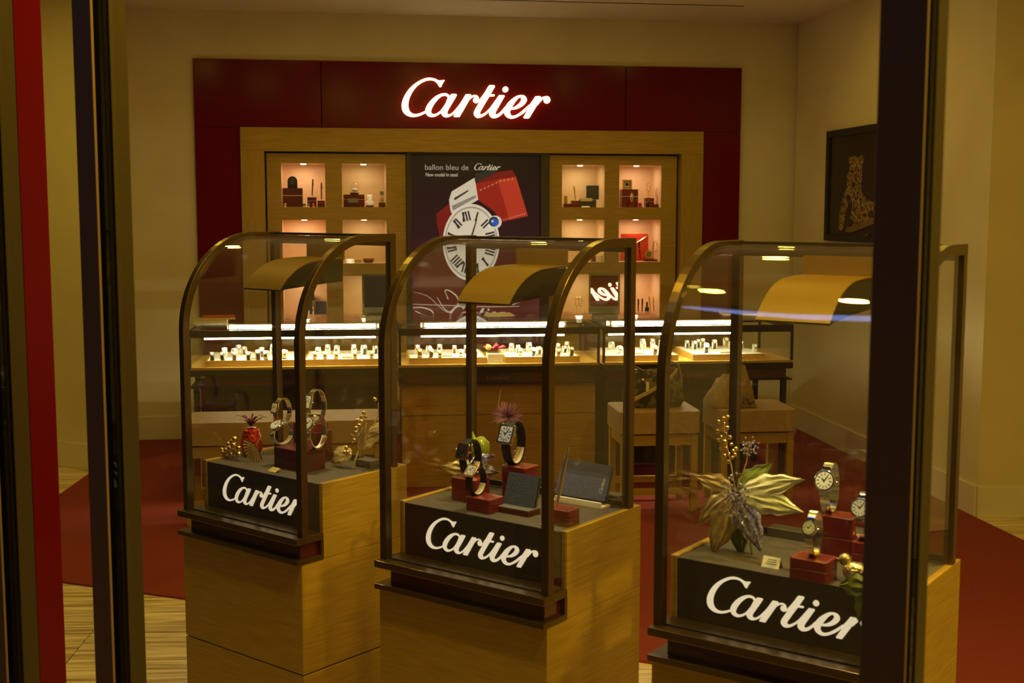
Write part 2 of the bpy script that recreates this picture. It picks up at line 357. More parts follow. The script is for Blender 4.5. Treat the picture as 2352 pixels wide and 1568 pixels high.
# floor: stone tiles set in grout, red carpet laid over them
fl = thing('floor', 'veined travertine tile floor around the red carpet', None, (0, 0, 0), kind='structure')
MB().prism([(-4.6, 1.0), (3.9, -1.0), (3.9, 9.8), (-4.6, 9.8)], -0.06, -0.006, 'xy').build('grout_bed', GROUT, fl)
tx, ty, tg = 0.62, 0.62, 0.004
tm = None; tiles = []
ca, sa = math.cos(0.055), math.sin(0.055)
def carpet_front(x): return 5.183 - 0.391*(x+1.913)
for i in range(-6, 8):
    for j in range(0, 13):
        u, v = -1.602+0.015 + i*tx, 1.5+0.05 + j*ty
        cx, cy = ca*u - sa*(v-4.5), sa*u + ca*v
        mx_, my_ = cx+tx/2, cy+ty/2
        inside = -2.1 < mx_ < 2.1 and my_ > carpet_front(mx_)+0.55
        if inside or my_ > 8.0 or abs(mx_) > 3.7 or my_ < 2.2-0.7*mx_-0.4: continue
        if not tm:
            o = MB().box(tg/2, tx-tg/2, tg/2, ty-tg/2, -0.02, 0.0).build('tile', STONE, fl); tm = o
        else:
            o = tm.copy(); COL.objects.link(o); o.parent = fl
        o.location = (cx, cy, random.uniform(-0.0004, 0.0)); o.rotation_euler = (0, 0, 0.055)
cp = MB().prism([(-2.45, carpet_front(-2.45)), (2.49, carpet_front(2.49)), (2.475, 5.86), (2.405, 6.34), (2.05, 9.1), (-2.57, 8.45), (-2.555, 7.47), (-2.53, 6.8)], -0.003, 0.009, 'xy').build('carpet', CARPET)
tag(cp, 'red fitted carpet covering the middle of the shop floor', 'carpet')

# ------------------------------------------------------------------ shop window: mullions, gaskets, panes
win = thing('window_1', 'bronze mullioned shop window in front of the display cases', None, WIN.o, WIN.rz, kind='structure')
def mullion(x1, w=0.058):
    box('mullion_cap', MULLF, win, x1-w, x1, 0, 0.006, -0.0, ZC, 0.001)
    box('mullion_gasket', RUBBER, win, x1-w+.001, x1-.001, 0.006, 0.042, 0, ZC)
    box('mullion_inner', MULLO, win, x1-w, x1, 0.042, 0.082, 0, ZC, 0.001)
mullion(0.0); mullion(-1.594); mullion(-1.973); mullion(1.6)
for x0, x1 in ((-1.594, -0.058), (-1.973, -1.652), (0.0, 1.542)):
    box('pane', WGLASS, win, x0+.0005, x1-.0005, 0.018, 0.026, 0.06, ZC-.02)
box('sill_rail', MULLO, win, -1.973, 1.6, 0.0, 0.08, 0.0, 0.06)
rj = box('trim_1', REDLAC, None, -1.973-0.06, -1.973, 0.083, 0.150, 0.0, ZC, 0.001)
rj.location = WIN.o; rj.rotation_euler = (0, 0, WIN.rz); tag(rj, 'upright red lacquer jamb behind the left window post', None, kind='structure')

# ================================================================== BACK WALL FITTINGS
sr = thing('sign_surround', 'glossy dark red lacquer surround framing the oak wall cabinet', 'wall panel', WALL.o, WALL.rz)
g = 0.0025
for x0, x1 in ((-2.186, -1.33), (-1.33, 0.813), (0.813, 1.67)):
    box('header_panel', REDLAC, sr, x0+g, x1-g, -0.03, 0.05, 2.149, 2.605, 0.0015)
box('jamb_panel', REDLAC, sr, -2.186+g, -1.8813, -0.03, 0.05, 0.0, 2.147, 0.0015)
box('jamb_panel', REDLAC, sr, 1.3858, 1.67-g, -0.03, 0.05, 0.0, 2.147, 0.0015)
box('backing', INK, sr, -2.18, 1.665, 0.05, 0.06, 2.16, 2.60)
sg = thing('illuminated_sign', 'large lit cream script shop name on the red panel above the wall cabinet', 'sign', WALL.o, WALL.rz)
lettering('lettering', LETTER, sg, -0.780, 0.262, 2.230, -0.058, 0.026)
# oak wall cabinet with twelve niches
cab = thing('wall_cabinet', 'oak wall cabinet with lit square display niches on both sides of a poster', 'cabinet', WALL.o, WALL.rz)
CZ = 2.149
box('frame_jamb', WOODZ, cab, -1.8813, -1.723, -0.05, 0.36, 0.0, CZ-.16, 0.002)
box('frame_jamb', WOODZ, cab, 1.226, 1.3858, -0.05, 0.36, 0.0, CZ-.16, 0.002)
box('frame_header', WOODX, cab, -1.8813, 1.3858, -0.05, 0.36, CZ-.16, CZ, 0.002)
box('cabinet_back', DARKW, cab, -1.723, 1.226, 0.34, 0.36, 0.0, CZ-.16)
ROWS = [(1.607, 1.91), (1.213, 1.519), (0.815, 1.126)]
PAN = [((-1.712, -0.75), [(-1.613, -1.312), (-1.197, -0.889)]), ((0.272, 1.212), [(0.366, 0.680), (0.786, 1.10)])]
NY = 0.03; ND = 0.28
NICHES = {}
for pi_, ((a0, a1), cols) in enumerate(PAN):
    b = MB(); xs = [a0] + [v for c_ in cols for v in c_] + [a1]
    b.box(xs[0], xs[1], NY, NY+.02, 0.0, CZ-.172).box(xs[2], xs[3], NY, NY+.02, 0.0, CZ-.172).box(xs[4], xs[5], NY, NY+.02, 0.0, CZ-.172)
    zs = [CZ-.172] + [v for r_ in ROWS for v in (r_[1], r_[0])] + [0.0]
    for (c0, c1) in cols:
        for k in range(0, len(zs), 2): b.box(c0, c1, NY, NY+.02, zs[k+1], zs[k])
    b.build('face_panel', WOODX, cab)
    for ci, (c0, c1) in enumerate(cols):
        for ri, (z0, z1) in enumerate(ROWS):
            lin = NICHE if (pi_, ci) in ((0, 0), (1, 1)) else NICHEB
            n = MB(); t = .006; y0, y1 = NY+.0205, NY+ND
            n.box(c0-t, c0, y0, y1, z0-t, z1+t).box(c1, c1+t, y0, y1, z0-t, z1+t).box(c0, c1, y0, y1, z0-t, z0).box(c0, c1, y0, y1, z1, z1+t).box(c0-t, c1+t, y1, y1+t, z0-t, z1+t)
            no = n.build('niche', lin, cab)
            MB().lathe([(0.0, -0.004), (0.018, -0.004), (0.02, 0.0), (0.0, 0.0)], 16, ((c0+c1)/2, NY+.13, z1)).build('niche_lamp', LAMPE, no)
            P = WALL.w((c0+c1)/2, NY+.13, z1-.012)
            area('niche_spot', P, {(0, 0): .58, (0, 1): .32, (1, 0): .42, (1, 1): .50}[(pi_, ci)], 0.05, (1.0, .74, .46))
            NICHES[(pi_, ci, ri)] = (c0, c1, z0, z1)
for x0, x1 in ((-0.75, -0.713), (0.208, 0.272)):
    pass
# poster in its frame between the niches
po = thing('poster', 'tall framed watch advertisement hanging between the niches', 'poster', WALL.o, WALL.rz)
PZ0 = 0.45
box('poster_frame', DARKW, po, -0.748, -0.713, 0.0, 0.06, PZ0-.03, 1.988, 0.002); box('poster_frame', DARKW, po, 0.208, 0.270, 0.0, 0.06, PZ0-.03, 1.988, 0.002)
box('poster_frame', DARKW, po, -0.713, 0.208, 0.0, 0.06, 1.975, 1.988); box('poster_frame', DARKW, po, -0.713, 0.208, 0.0, 0.06, PZ0-.03, PZ0)
pm = mat('poster_print', (0.05, 0.01, 0.02), 0.25); N, L = nodes(pm)
tc = N.new('ShaderNodeTexCoord'); sx = N.new('ShaderNodeSeparateXYZ'); cr = N.new('ShaderNodeValToRGB'); mr = N.new('ShaderNodeMapRange')
mr.inputs['From Min'].default_value = 0.45; mr.inputs['From Max'].default_value = 1.98
for e_i, (p_, c_) in enumerate([(0.0, (.05, .012, .02)), (0.30, (.16, .02, .02)), (0.48, (.13, .016, .02)), (0.62, (.045, .012, .03)), (1.0, (.012, .006, .008))]):
    el = cr.color_ramp.elements[e_i] if e_i < 2 else cr.color_ramp.elements.new(p_)
    el.position = p_; el.color = (*c_, 1)
L.new(tc.outputs['Object'], sx.inputs[0]); L.new(sx.outputs['Z'], mr.inputs['Value']); L.new(mr.outputs[0], cr.inputs[0]); L.new(cr.outputs[0], N['Principled BSDF'].inputs['Base Color'])
pr = box('print', pm, po, -0.713, 0.208, 0.035, 0.045, PZ0, 1.976)
YP = 0.034
def z3(X, Y):    # zoom crop coordinates on the poster -> wall coordinates
    q = WALL.aty(900+X*.27417, 330+Y*.27423, YP); return (q.x, q.z)
def px2(x, y): q = WALL.aty(x, y, YP); return (q.x, q.z)
_lay = [0]
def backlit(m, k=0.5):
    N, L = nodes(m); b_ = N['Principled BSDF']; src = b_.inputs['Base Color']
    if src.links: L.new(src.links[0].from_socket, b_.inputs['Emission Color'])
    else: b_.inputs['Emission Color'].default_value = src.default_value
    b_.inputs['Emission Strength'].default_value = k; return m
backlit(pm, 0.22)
def printpoly(name, pts, m, smooth=False, conv=z3, hole=None, k=4):
    _lay[0] += 1; y = YP-0.0004*_lay[0]
    pp = [conv(*p[:2]) + tuple(p[2:]) for p in pts]; pp = smoothpoly(pp, k) if smooth else pp
    hh = None
    if hole: hh = [conv(*p) for p in hole]
    return MB().prism(pp, y, y+.0003, 'xz', hh).build(name, m, pr)
PR1 = mat('print_red', (0.33, 0.016, 0.014), 0.3); PR2 = mat('print_red_light', (0.52, 0.045, 0.025), 0.3); PRD = mat('print_red_dark', (0.20, 0.008, 0.012), 0.3)
PS1 = mat('print_silver', (0.74, 0.72, 0.68), 0.3); PS2 = mat('print_grey', (0.30, 0.29, 0.29), 0.3); PSD = mat('print_charcoal', (0.03, 0.027, 0.03), 0.3); PW = mat('print_white', (0.82, 0.79, 0.74), 0.3)
PB = mat('print_blue', (0.02, 0.12, 0.75), 0.3); PC = mat('print_cream', (0.70, 0.66, 0.56), 0.3); PG = mat('print_gold', (0.72, 0.42, 0.18), 0.3); PGR = mat('print_dim_grey', (0.46, 0.43, 0.41), 0.3)
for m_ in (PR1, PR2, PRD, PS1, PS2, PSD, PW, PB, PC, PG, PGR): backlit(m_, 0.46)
printpoly('printed_box', [(700,330),(885,300),(985,640),(930,655),(850,560),(720,470)], PR1)
printpoly('printed_box', [(885,300),(1040,275),(1140,605),(985,640)], PR2)
printpoly('printed_box', [(700,325),(865,240),(1010,220),(1042,275),(885,300)], PRD)
printpoly('printed_box', [(372,590),(480,500),(505,600),(450,700),(445,790),(405,790),(375,660)], PRD)
for i in range(9): printpoly('printed_tooling', [(735+i*33,388-i*15+max(0,i-5)*10),(752+i*33,379-i*15+max(0,i-5)*10),(754+i*33,385-i*15+max(0,i-5)*10),(737+i*33,394-i*15+max(0,i-5)*10)], PG)
for i in range(11): printpoly('printed_tooling', [(935+i*17,634-i*5),(941+i*17,632-i*5),(942+i*17,638-i*5),(936+i*17,640-i*5)], PC)
printpoly('printed_bracelet', [(690,255),(860,205),(870,245),(705,325)], PSD)
printpoly('printed_bracelet', [(478,470),(500,400),(690,285),(700,330),(722,470),(505,590),(490,560)], PS1)
printpoly('printed_bracelet', [(520,455),(640,385),(638,400),(524,475)], PSD)
printpoly('printed_bracelet', [(500,520),(700,430),(705,450),(512,560)], PS2)
EC = (663, 826); E1 = (238, 322)
ell = lambda k, kx=1.0: [(EC[0]+E1[0]*k*kx*math.cos(2*PI*i/48), EC[1]+E1[1]*k*math.sin(2*PI*i/48)) for i in range(48)]
printpoly('printed_case', ell(1.0), PW); printpoly('printed_case', ell(.93), PS2); printpoly('printed_case', ell(.90), PS1); printpoly('printed_dial', ell(.86), PW)
printpoly('printed_dial', ell(.56), PC); printpoly('printed_dial', ell(.545), PW)
for k, s_ in enumerate(['XII', 'I', 'II', 'III', 'IIII', 'V', 'VI', 'VII', 'VIII', 'IX', 'X', 'XI']):
    an = math.radians(-90+30*k-14); cxn, cyn = EC[0]+E1[0]*.70*math.cos(an), EC[1]+E1[1]*.70*math.sin(an)
    ux, uy = math.cos(an), math.sin(an)*1.0; txn, tyn = -math.sin(an), math.cos(an)
    n = len(s_)
    for j in range(n):
        o_ = (j-(n-1)/2)*24; w_ = 7; h_ = 40
        def q(a, b2, lean=0): return (cxn+txn*(o_+a+lean*b2)+ux*b2, cyn+tyn*(o_+a+lean*b2)+uy*b2)
        printpoly('printed_numeral', [q(-w_, -h_, .0), q(w_, -h_), q(w_, h_), q(-w_, h_)], PSD)
        if s_[j] in 'XV':
            printpoly('printed_numeral', [q(-w_-12, -h_), q(w_-14, -h_), q(w_+10, h_), q(-w_+10, h_)], PSD)
printpoly('printed_hand', [(640,830),(655,838),(712,632),(704,628)], PSD); printpoly('printed_hand', [(650,838),(640,846),(510,838),(512,832)], PSD); printpoly('printed_hand', ell(.04), PSD)
printpoly('printed_crown', [(p[0], p[1]) for p in circ(862, 655, 54)], PW); printpoly('printed_crown', circ(850, 652, 42), PSD); printpoly('printed_crown', circ(856, 656, 32), PB); printpoly('printed_crown', circ(838, 648, 10), PW)
def swirl(pts, wd, m):
    pts = [Vector(p) for p in pts]; out1 = []; out2 = []
    for i, p in enumerate(pts):
        d = (pts[min(i+1, len(pts)-1)]-pts[max(i-1, 0)]).normalized(); n = Vector((-d.y, d.x))*wd*(0.4+0.6*math.sin(PI*(i+.5)/len(pts)))
        out1.append(tuple(p+n)); out2.append(tuple(p-n))
    printpoly('printed_swirl', out1+out2[::-1], m, True, k=3)
swirl([(440,1235),(450,1262),(470,1302),(448,1250),(445,1225),(480,1228),(540,1275),(555,1330),(520,1370),(480,1405),(430,1370),(380,1290)], 5, PC)
swirl([(190,1240),(300,1275),(400,1365),(480,1410),(545,1350),(620,1345),(660,1390),(710,1375)], 4, PGR)
swirl([(175,1370),(250,1368),(330,1395),(345,1440),(300,1445),(200,1400)], 5, PC)
swirl([(175,1340),(500,1352),(800,1362),(1040,1358)], 3, PC)
swirl([(900,1355),(1000,1330),(1060,1300),(1000,1345),(1145,1285)], 5, PC)
t0 = px2(1030, 737); t1 = px2(1160, 737); _lay[0] += 1
lettering('printed_name', PC, pr, t0[0], t1[0], t0[1]+.004, YP-0.0004*_lay[0], 0.0003)
t0 = px2(1088, 391); t1 = px2(1148, 391); lettering('printed_name', PC, pr, t0[0], t1[0], t0[1], YP-0.0004*_lay[0], 0.0003)
t0 = px2(975, 390); o = plaintext('printed_caption', 'ballon bleu de', PGR, pr, t0[0], t0[1], YP-.012, 0.054); o.scale = (1.02, 1, 1)
t0 = px2(977, 405); o = plaintext('printed_caption', 'New model in steel', PC, pr, t0[0], t0[1], YP-.012, 0.036); o.scale = (.80, 1, 1)

# framed leopard print on the right wall
RWY = 0.0
rp0 = Frame(_a, math.atan2(_a.y-_b.y, _a.x-_b.x))   # x grows towards the back corner, y towards ... chosen so that room side is -y
def rwp(px, py, y=-0.02):
    q = rp0.aty(px, py, y); return (q.x, q.z)
side = -1 if rp0.loc((0, 7, 0)).y < 0 else 1
YR = 0.025*side
lp = thing('leopard_poster', 'dark framed photograph of a seated leopard on the right wall', 'poster', rp0.o, rp0.rz)
fx0, fz0 = rwp(1896, 553, YR); fx1, fz1 = rwp(1898, 305, YR)
xl = fx1; xr = xl + (-1.02 if rwp(2018, 400, YR)[0] < xl else 1.02)
xa, xb = min(xl, xr), max(xl, xr); za, zb = 1.385, 2.118
ya, yb = sorted((0.002*side, YR))
for bb in ((xa, xb, zb-.045, zb), (xa, xb, za, za+.045), (xa, xa+.045, za+.045, zb-.045), (xb-.045, xb, za+.045, zb-.045)):
    box('poster_frame', INK, lp, bb[0], bb[1], ya, yb, bb[2], bb[3], 0.002)
LPP = mat('leopard_print_ground', (0.012, 0.007, 0.003), 0.35); LPT = grain('leopard_fur', (0.05, 0.026, 0.008), (0.36, 0.23, 0.08), (1, 1, 1), 60, 3, 0.5, lo=.42, hi=.58)
LPW = mat('leopard_print_ledge', (0.16, 0.10, 0.03), 0.4); LPK = mat('leopard_print_dark', (0.02, 0.012, 0.006), 0.5)
y_1 = 0.012*side; yy = sorted((0.004*side, y_1)); lpr = box('print', LPP, lp, xa+.045, xb-.045, yy[0], yy[1], za+.045, zb-.045)
_ll = [0]
def z4(X, Y): return rwp(1890+X*.18494, 270+Y*.18495, y_1)
def leop(name, pts, m, smooth=True):
    _ll[0] += 1; y = y_1+side*0.0004*_ll[0]; pp = [z4(*p) for p in pts]; pp = smoothpoly(pp, 3) if smooth else pp
    return MB().prism(pp, y, y-side*.0003, 'xz').build(name, m, lpr)
leop('printed_leopard', [(320,480),(350,500),(390,475),(440,490),(490,470),(515,500),(490,600),(485,760),(475,880),(500,960),(600,1040),(665,1080),(665,1290),(400,1390),(300,1410),(330,1240),(370,1090),(340,1040),(300,1120),(270,1260),(250,1380),(200,1380),(215,1140),(260,960),(295,880),(300,720),(330,640)], LPT)
for X, Y, r in ((385,830,24),(368,668,14),(445,660,12),(320,1000,30),(320,1180,34),(340,1300,40),(600,1200,36),(490,1120,14),(440,940,12),(420,1010,10),(560,1010,12),(520,1210,12),(400,1140,11),(250,1080,11),(240,1200,11),(450,1240,10),(545,1090,10),(480,1010,9),(430,760,9),(470,820,9)):
    leop('printed_spot', circ(X, Y, r, 10, r*1.4), LPK, False)
leop('printed_ledge', [(300,1380),(480,1330),(660,1270),(655,1320),(380,1425),(300,1420)], LPW, False)
leop('printed_ledge', [(360,1520),(585,1440),(585,1455),(430,1525)], LPW, False)
o = lettering('printed_name', mat('leopard_print_name', (0.10, 0.075, 0.03), 0.4), lpr, -.5, -.2, 1.0, 0, .0003)
bpy.data.objects.remove(o)

# ================================================================== COUNTERS
UN = [(0.0, 1.131, 'left'), (1.156, 2.305, 'middle'), (2.322, 3.451, 'right')]
TUBES = [(.223, 1.028), (1.305, 2.105), (2.384, 3.10)]
CD = 0.62; ZB = 0.72; ZR0, ZR1 = 0.888, 0.928; ZT = 0.962
cl = {'left': 'glass-topped watch counter on the left, behind the long tan bench', 'middle': 'middle glass-topped watch counter with a solid oak front', 'right': 'glass-topped watch counter on the right with open legs behind the two stools'}
for (x0, x1, nm), (u0, u1) in zip(UN, TUBES):
    ct = thing('watch_counter', cl[nm], 'counter', COUNT.o, COUNT.rz, group='glass watch counters'); ZF = .0095
    r = .014
    box('top_rail', BRONZED, ct, x0, x1, 0.0, 0.02, ZR0, ZR1, 0.001)
    box('top_rail', BRONZED, ct, x0, x1, CD-.02, CD, ZR0, ZR1, 0.001)
    box('top_rail', BRONZED, ct, x0, x0+.02, 0.02, CD-.02, ZR0+.015, ZR1); box('top_rail', BRONZED, ct, x1-.02, x1, 0.02, CD-.02, ZR0+.015, ZR1)
    for xx in (x0, x1-r):
        box('corner_post', BRONZED, ct, xx, xx+r, 0.0, r, ZB, ZR0); box('corner_post', BRONZED, ct, xx, xx+r, CD-r, CD, ZB, ZR0)
    box('top_glass', GLASS, ct, x0, x1, 0.0, CD, ZT-.008, ZT)
    box('front_glass', GLASS, ct, x0+r, x1-r, 0.004, 0.008, ZB, ZR0)
    box('end_glass', GLASS, ct, x0+.004, x0+.008, r, CD-r, ZB, ZR0); box('end_glass', GLASS, ct, x1-.008, x1-.004, r, CD-r, ZB, ZR0)
    box('back_glass', GLASS, ct, x0+r, x1-r, CD-.009, CD-.005, ZB, ZR0)
    box('deck', WOODPALE, ct, x0+.004, x1-.004, 0.001, CD, ZB-.012, ZB+.001)
    box('lower_rail', BRONZED, ct, x0, x1, -0.004, CD, 0.672, ZB-.012, 0.001)
    bd = box('name_band', BAND, ct, x0+.03, x1-.03, 0.03, CD-.03, 0.612, 0.672)
    lx = (x0+x1)/2-.02 if nm != 'right' else 2.86
    if nm != 'left': lettering('band_lettering', mat('band_letter_bronze', (0.24, 0.15, 0.09), 0.5), bd, lx-.055, lx+.085, 0.628, 0.0285, 0.002)
    box('lower_ledge', BRONZED, ct, x0, x1, 0.005, CD, 0.604, 0.612)
    if nm == 'middle':
        box('front_panel', WOODX, ct, x0+.015, x1-.015, 0.05, 0.07, 0.425, 0.604, 0.001); box('front_panel', WOODX, ct, x0+.015, x1-.015, 0.05, 0.07, ZF, 0.421, 0.001)
        box('body', WOODX, ct, x0+.02, x1-.02, 0.07, CD, ZF, 0.604)
    else:
        for xx in (x0+.02, x1-.055):
            box('leg', BRONZED, ct, xx, xx+.03, 0.03, 0.06, ZF, .604); box('leg', BRONZED, ct, xx, xx+.03, CD-.06, CD-.03, ZF, .604)
        e_ = .30 if nm == 'right' else .1
        box('modesty_panel', DARKW, ct, x0+.05, x1-(.12 if nm == 'right' else .06), CD-.10, CD-.08, 0.02, .604)
        box('drawer_box', DARKW, ct, x0+.06, x1-e_, 0.16, CD-.1, .36, .604, 0.002)
    MB().tube([(u0, .06, .942), (u1, .06, .942)], .0105, 12).build('fluorescent_tube', TUBE, ct, True)
    MB().box(u0-.02, u1+.02, .044, .115, .9536, .9545).box(u0-.02, u1+.02, .112, .115, .925, .9536).build('tube_light_shield', WHITE, ct)  # added plates that keep the tube's light off the back wall and ceiling
    for uu in (u0, u1): box('tube_socket', WHITE, ct, uu-.012 if uu == u0 else uu, uu if uu == u0 else uu+.012, .05, .07, .93, .953)
    MB().tube([(u0-.14 if nm == 'left' else u0-.02, .05, .878), (u1, .05, .878)], .0042, 8).build('light_strip', TUBE2, ct, True)

# trays with watches
TR = [(.087, .605), (.635, 1.10), (1.215, 1.655), (1.765, 2.195), (2.325, 2.775), (2.862, 3.295)]
ORD = ['first', 'second', 'third', 'fourth', 'fifth', 'sixth']
ZTR = 0.756
for k, (x0, x1) in enumerate(TR):
    t = in_frame(COUNT, 'display_tray', 'oak edged white watch tray in the counters, %s from the left' % ORD[k], 'tray', 0, 0, 0, group='white watch trays')
    y0, y1 = .035, .47
    MB().box(x0, x1, y0, y0+.008, ZB+.0015, ZTR).box(x0, x1, y1-.008, y1, ZB+.0015, ZTR).box(x0, x0+.008, y0+.008, y1-.008, ZB+.0015, ZTR).box(x1-.008, x1, y0+.008, y1-.008, ZB+.0015, ZTR).build('tray_edge', WOODPALE, t)
    box('tray_liner', WHITE, t, x0+.008, x1-.008, y0+.008, y1-.008, ZB+.0015, ZTR-.002)
    box('price_plate', GOLDP, t, (x0+x1)/2-.03, (x0+x1)/2+.03, .10, .125, ZTR-.002, ZTR+.004)
protos = {}
def tray_watch(kind, sz):
    """small watch wrapped round a white collar"""
    key = (kind, sz)
    if key in protos: return copy_tree(protos[key])
    t = thing('tray_watch', group=None)
    sm, cm = {'dark': (STRAPK, STEEL), 'steel': (STEEL, STEEL), 'gold': (GOLD, GOLD), 'brown': (STRAPB, GOLD), 'burgundy': (STRAPR, GOLD)}[kind]
    h = .052*sz; wd = .026*sz
    col = MB(); path = [(0, .018*math.cos(a), h*.5+h*.46*math.sin(a)) for a in [PI*2*i/16 for i in range(16)]]
    col.ribbon(path, (1, 0, 0), wd, .004, True); col.build('collar', WHITE, t, True)
    st = MB(); path = [(0, .0215*math.cos(a), h*.5+h*.5*math.sin(a)+.001) for a in [PI*.62+PI*.86*i/12 for i in range(13)]]
    st.ribbon(path, (1, 0, 0), wd*.62, .002); st.build('strap', sm, t, True)
    M = Matrix.Rotation(math.radians(52), 3, 'X')
    hd = MB().lathe([(0, 0), (wd*.52, 0), (wd*.56, .003), (wd*.5, .006), (0, .0062)], 14, (0, -.0155, h*.80), M); hd.build('watch_case', cm, t, True)
    MB().lathe([(0, .0064), (wd*.4, .0064), (wd*.4, .007), (0, .007)], 12, (0, -.0155, h*.80), M).build('dial', DIALW, t)
    protos[key] = t; return t
TW = {0: [(440,799,0)],}
LAY = [
 [('dark',475,838,.9),('dark',500,839,.9),('brown',526,839,.9),('dark',516,821,1.25),('dark',538,818,1.0),('steel',548,812,1.1),('brown',562,812,.95),('dark',568,829,.9),('dark',601,818,1.1),('steel',607,832,1.0),('brown',590,829,1.05),('steel',628,812,1.2),('steel',638,830,1.0),('gold',655,822,1.0)],
 [('gold',721,826,.8),('steel',731,815,1.0),('steel',746,827,.8),('steel',753,811,1.05),('gold',770,827,.8),('brown',774,811,1.0),('gold',815,827,.85),('steel',813,811,1.1),('dark',836,812,1.1),('dark',862,810,.9),('steel',852,825,.8),('gold',880,820,.9)],
 [('gold',959,812,1.15),('gold',965,821,1.0),('steel',985,812,1.0),('brown',989,821,1.0),('dark',1010,808,1.0),('gold',1012,821,.8),('brown',1044,809,.9),('brown',1070,809,.9),('steel',1058,817,.75),('gold',1092,817,.85),('steel',1090,803,.95)],
 [('steel',1175,806,1.0),('brown',1190,808,.95),('gold',1195,814,.75),('steel',1215,806,1.1),('dark',1223,815,.9),('steel',1260,805,1.0),('gold',1280,808,1.15),('gold',1282,816,.8),('dark',1296,808,.8),('gold',1302,804,1.1),('burgundy',1312,816,1.0),('brown',1237,812,.9)],
 [('steel',1404,800,.9),('steel',1422,810,.95),('steel',1476,797,1.1),('gold',1478,800,.9),('steel',1499,797,1.1),('brown',1503,812,1.0),('steel',1520,800,1.05),('gold',1530,808,.9),('dark',1550,808,.9)],
 [('dark',1578,797,.9),('dark',1595,800,1.0),('dark',1604,796,1.0),('brown',1614,796,1.1),('dark',1622,808,1.1),('dark',1641,799,1.15),('gold',1667,794,1.05),('dark',1679,799,.9),('steel',1693,806,1.1),('gold',1692,796,1.2),('dark',1702,799,.9),('steel',1745,806,.9)]]
for k, ws in enumerate(LAY):
    for kind, px, py, sz in ws:
        q = COUNT.atz(px, py+2, ZTR-.002)
        x = min(max(q.x, TR[k][0]+.03), TR[k][1]-.03); y = min(max(q.y, .07), .44)
        o = tray_watch(kind, round(sz, 1))
        wd_ = {'dark': 'dark strapped', 'steel': 'steel', 'gold': 'gold', 'brown': 'brown strapped', 'burgundy': 'burgundy strapped'}[kind]
        tag(o, 'small %s watch on a white collar, on the %s counter tray from the left' % (wd_, ORD[k]), 'watch', '%s watches on the %s counter tray' % (wd_, ORD[k]))
        o.location = COUNT.w(x, y, ZTR-.002); o.rotation_euler = (0, 0, COUNT.rz + random.uniform(-.25, .35))

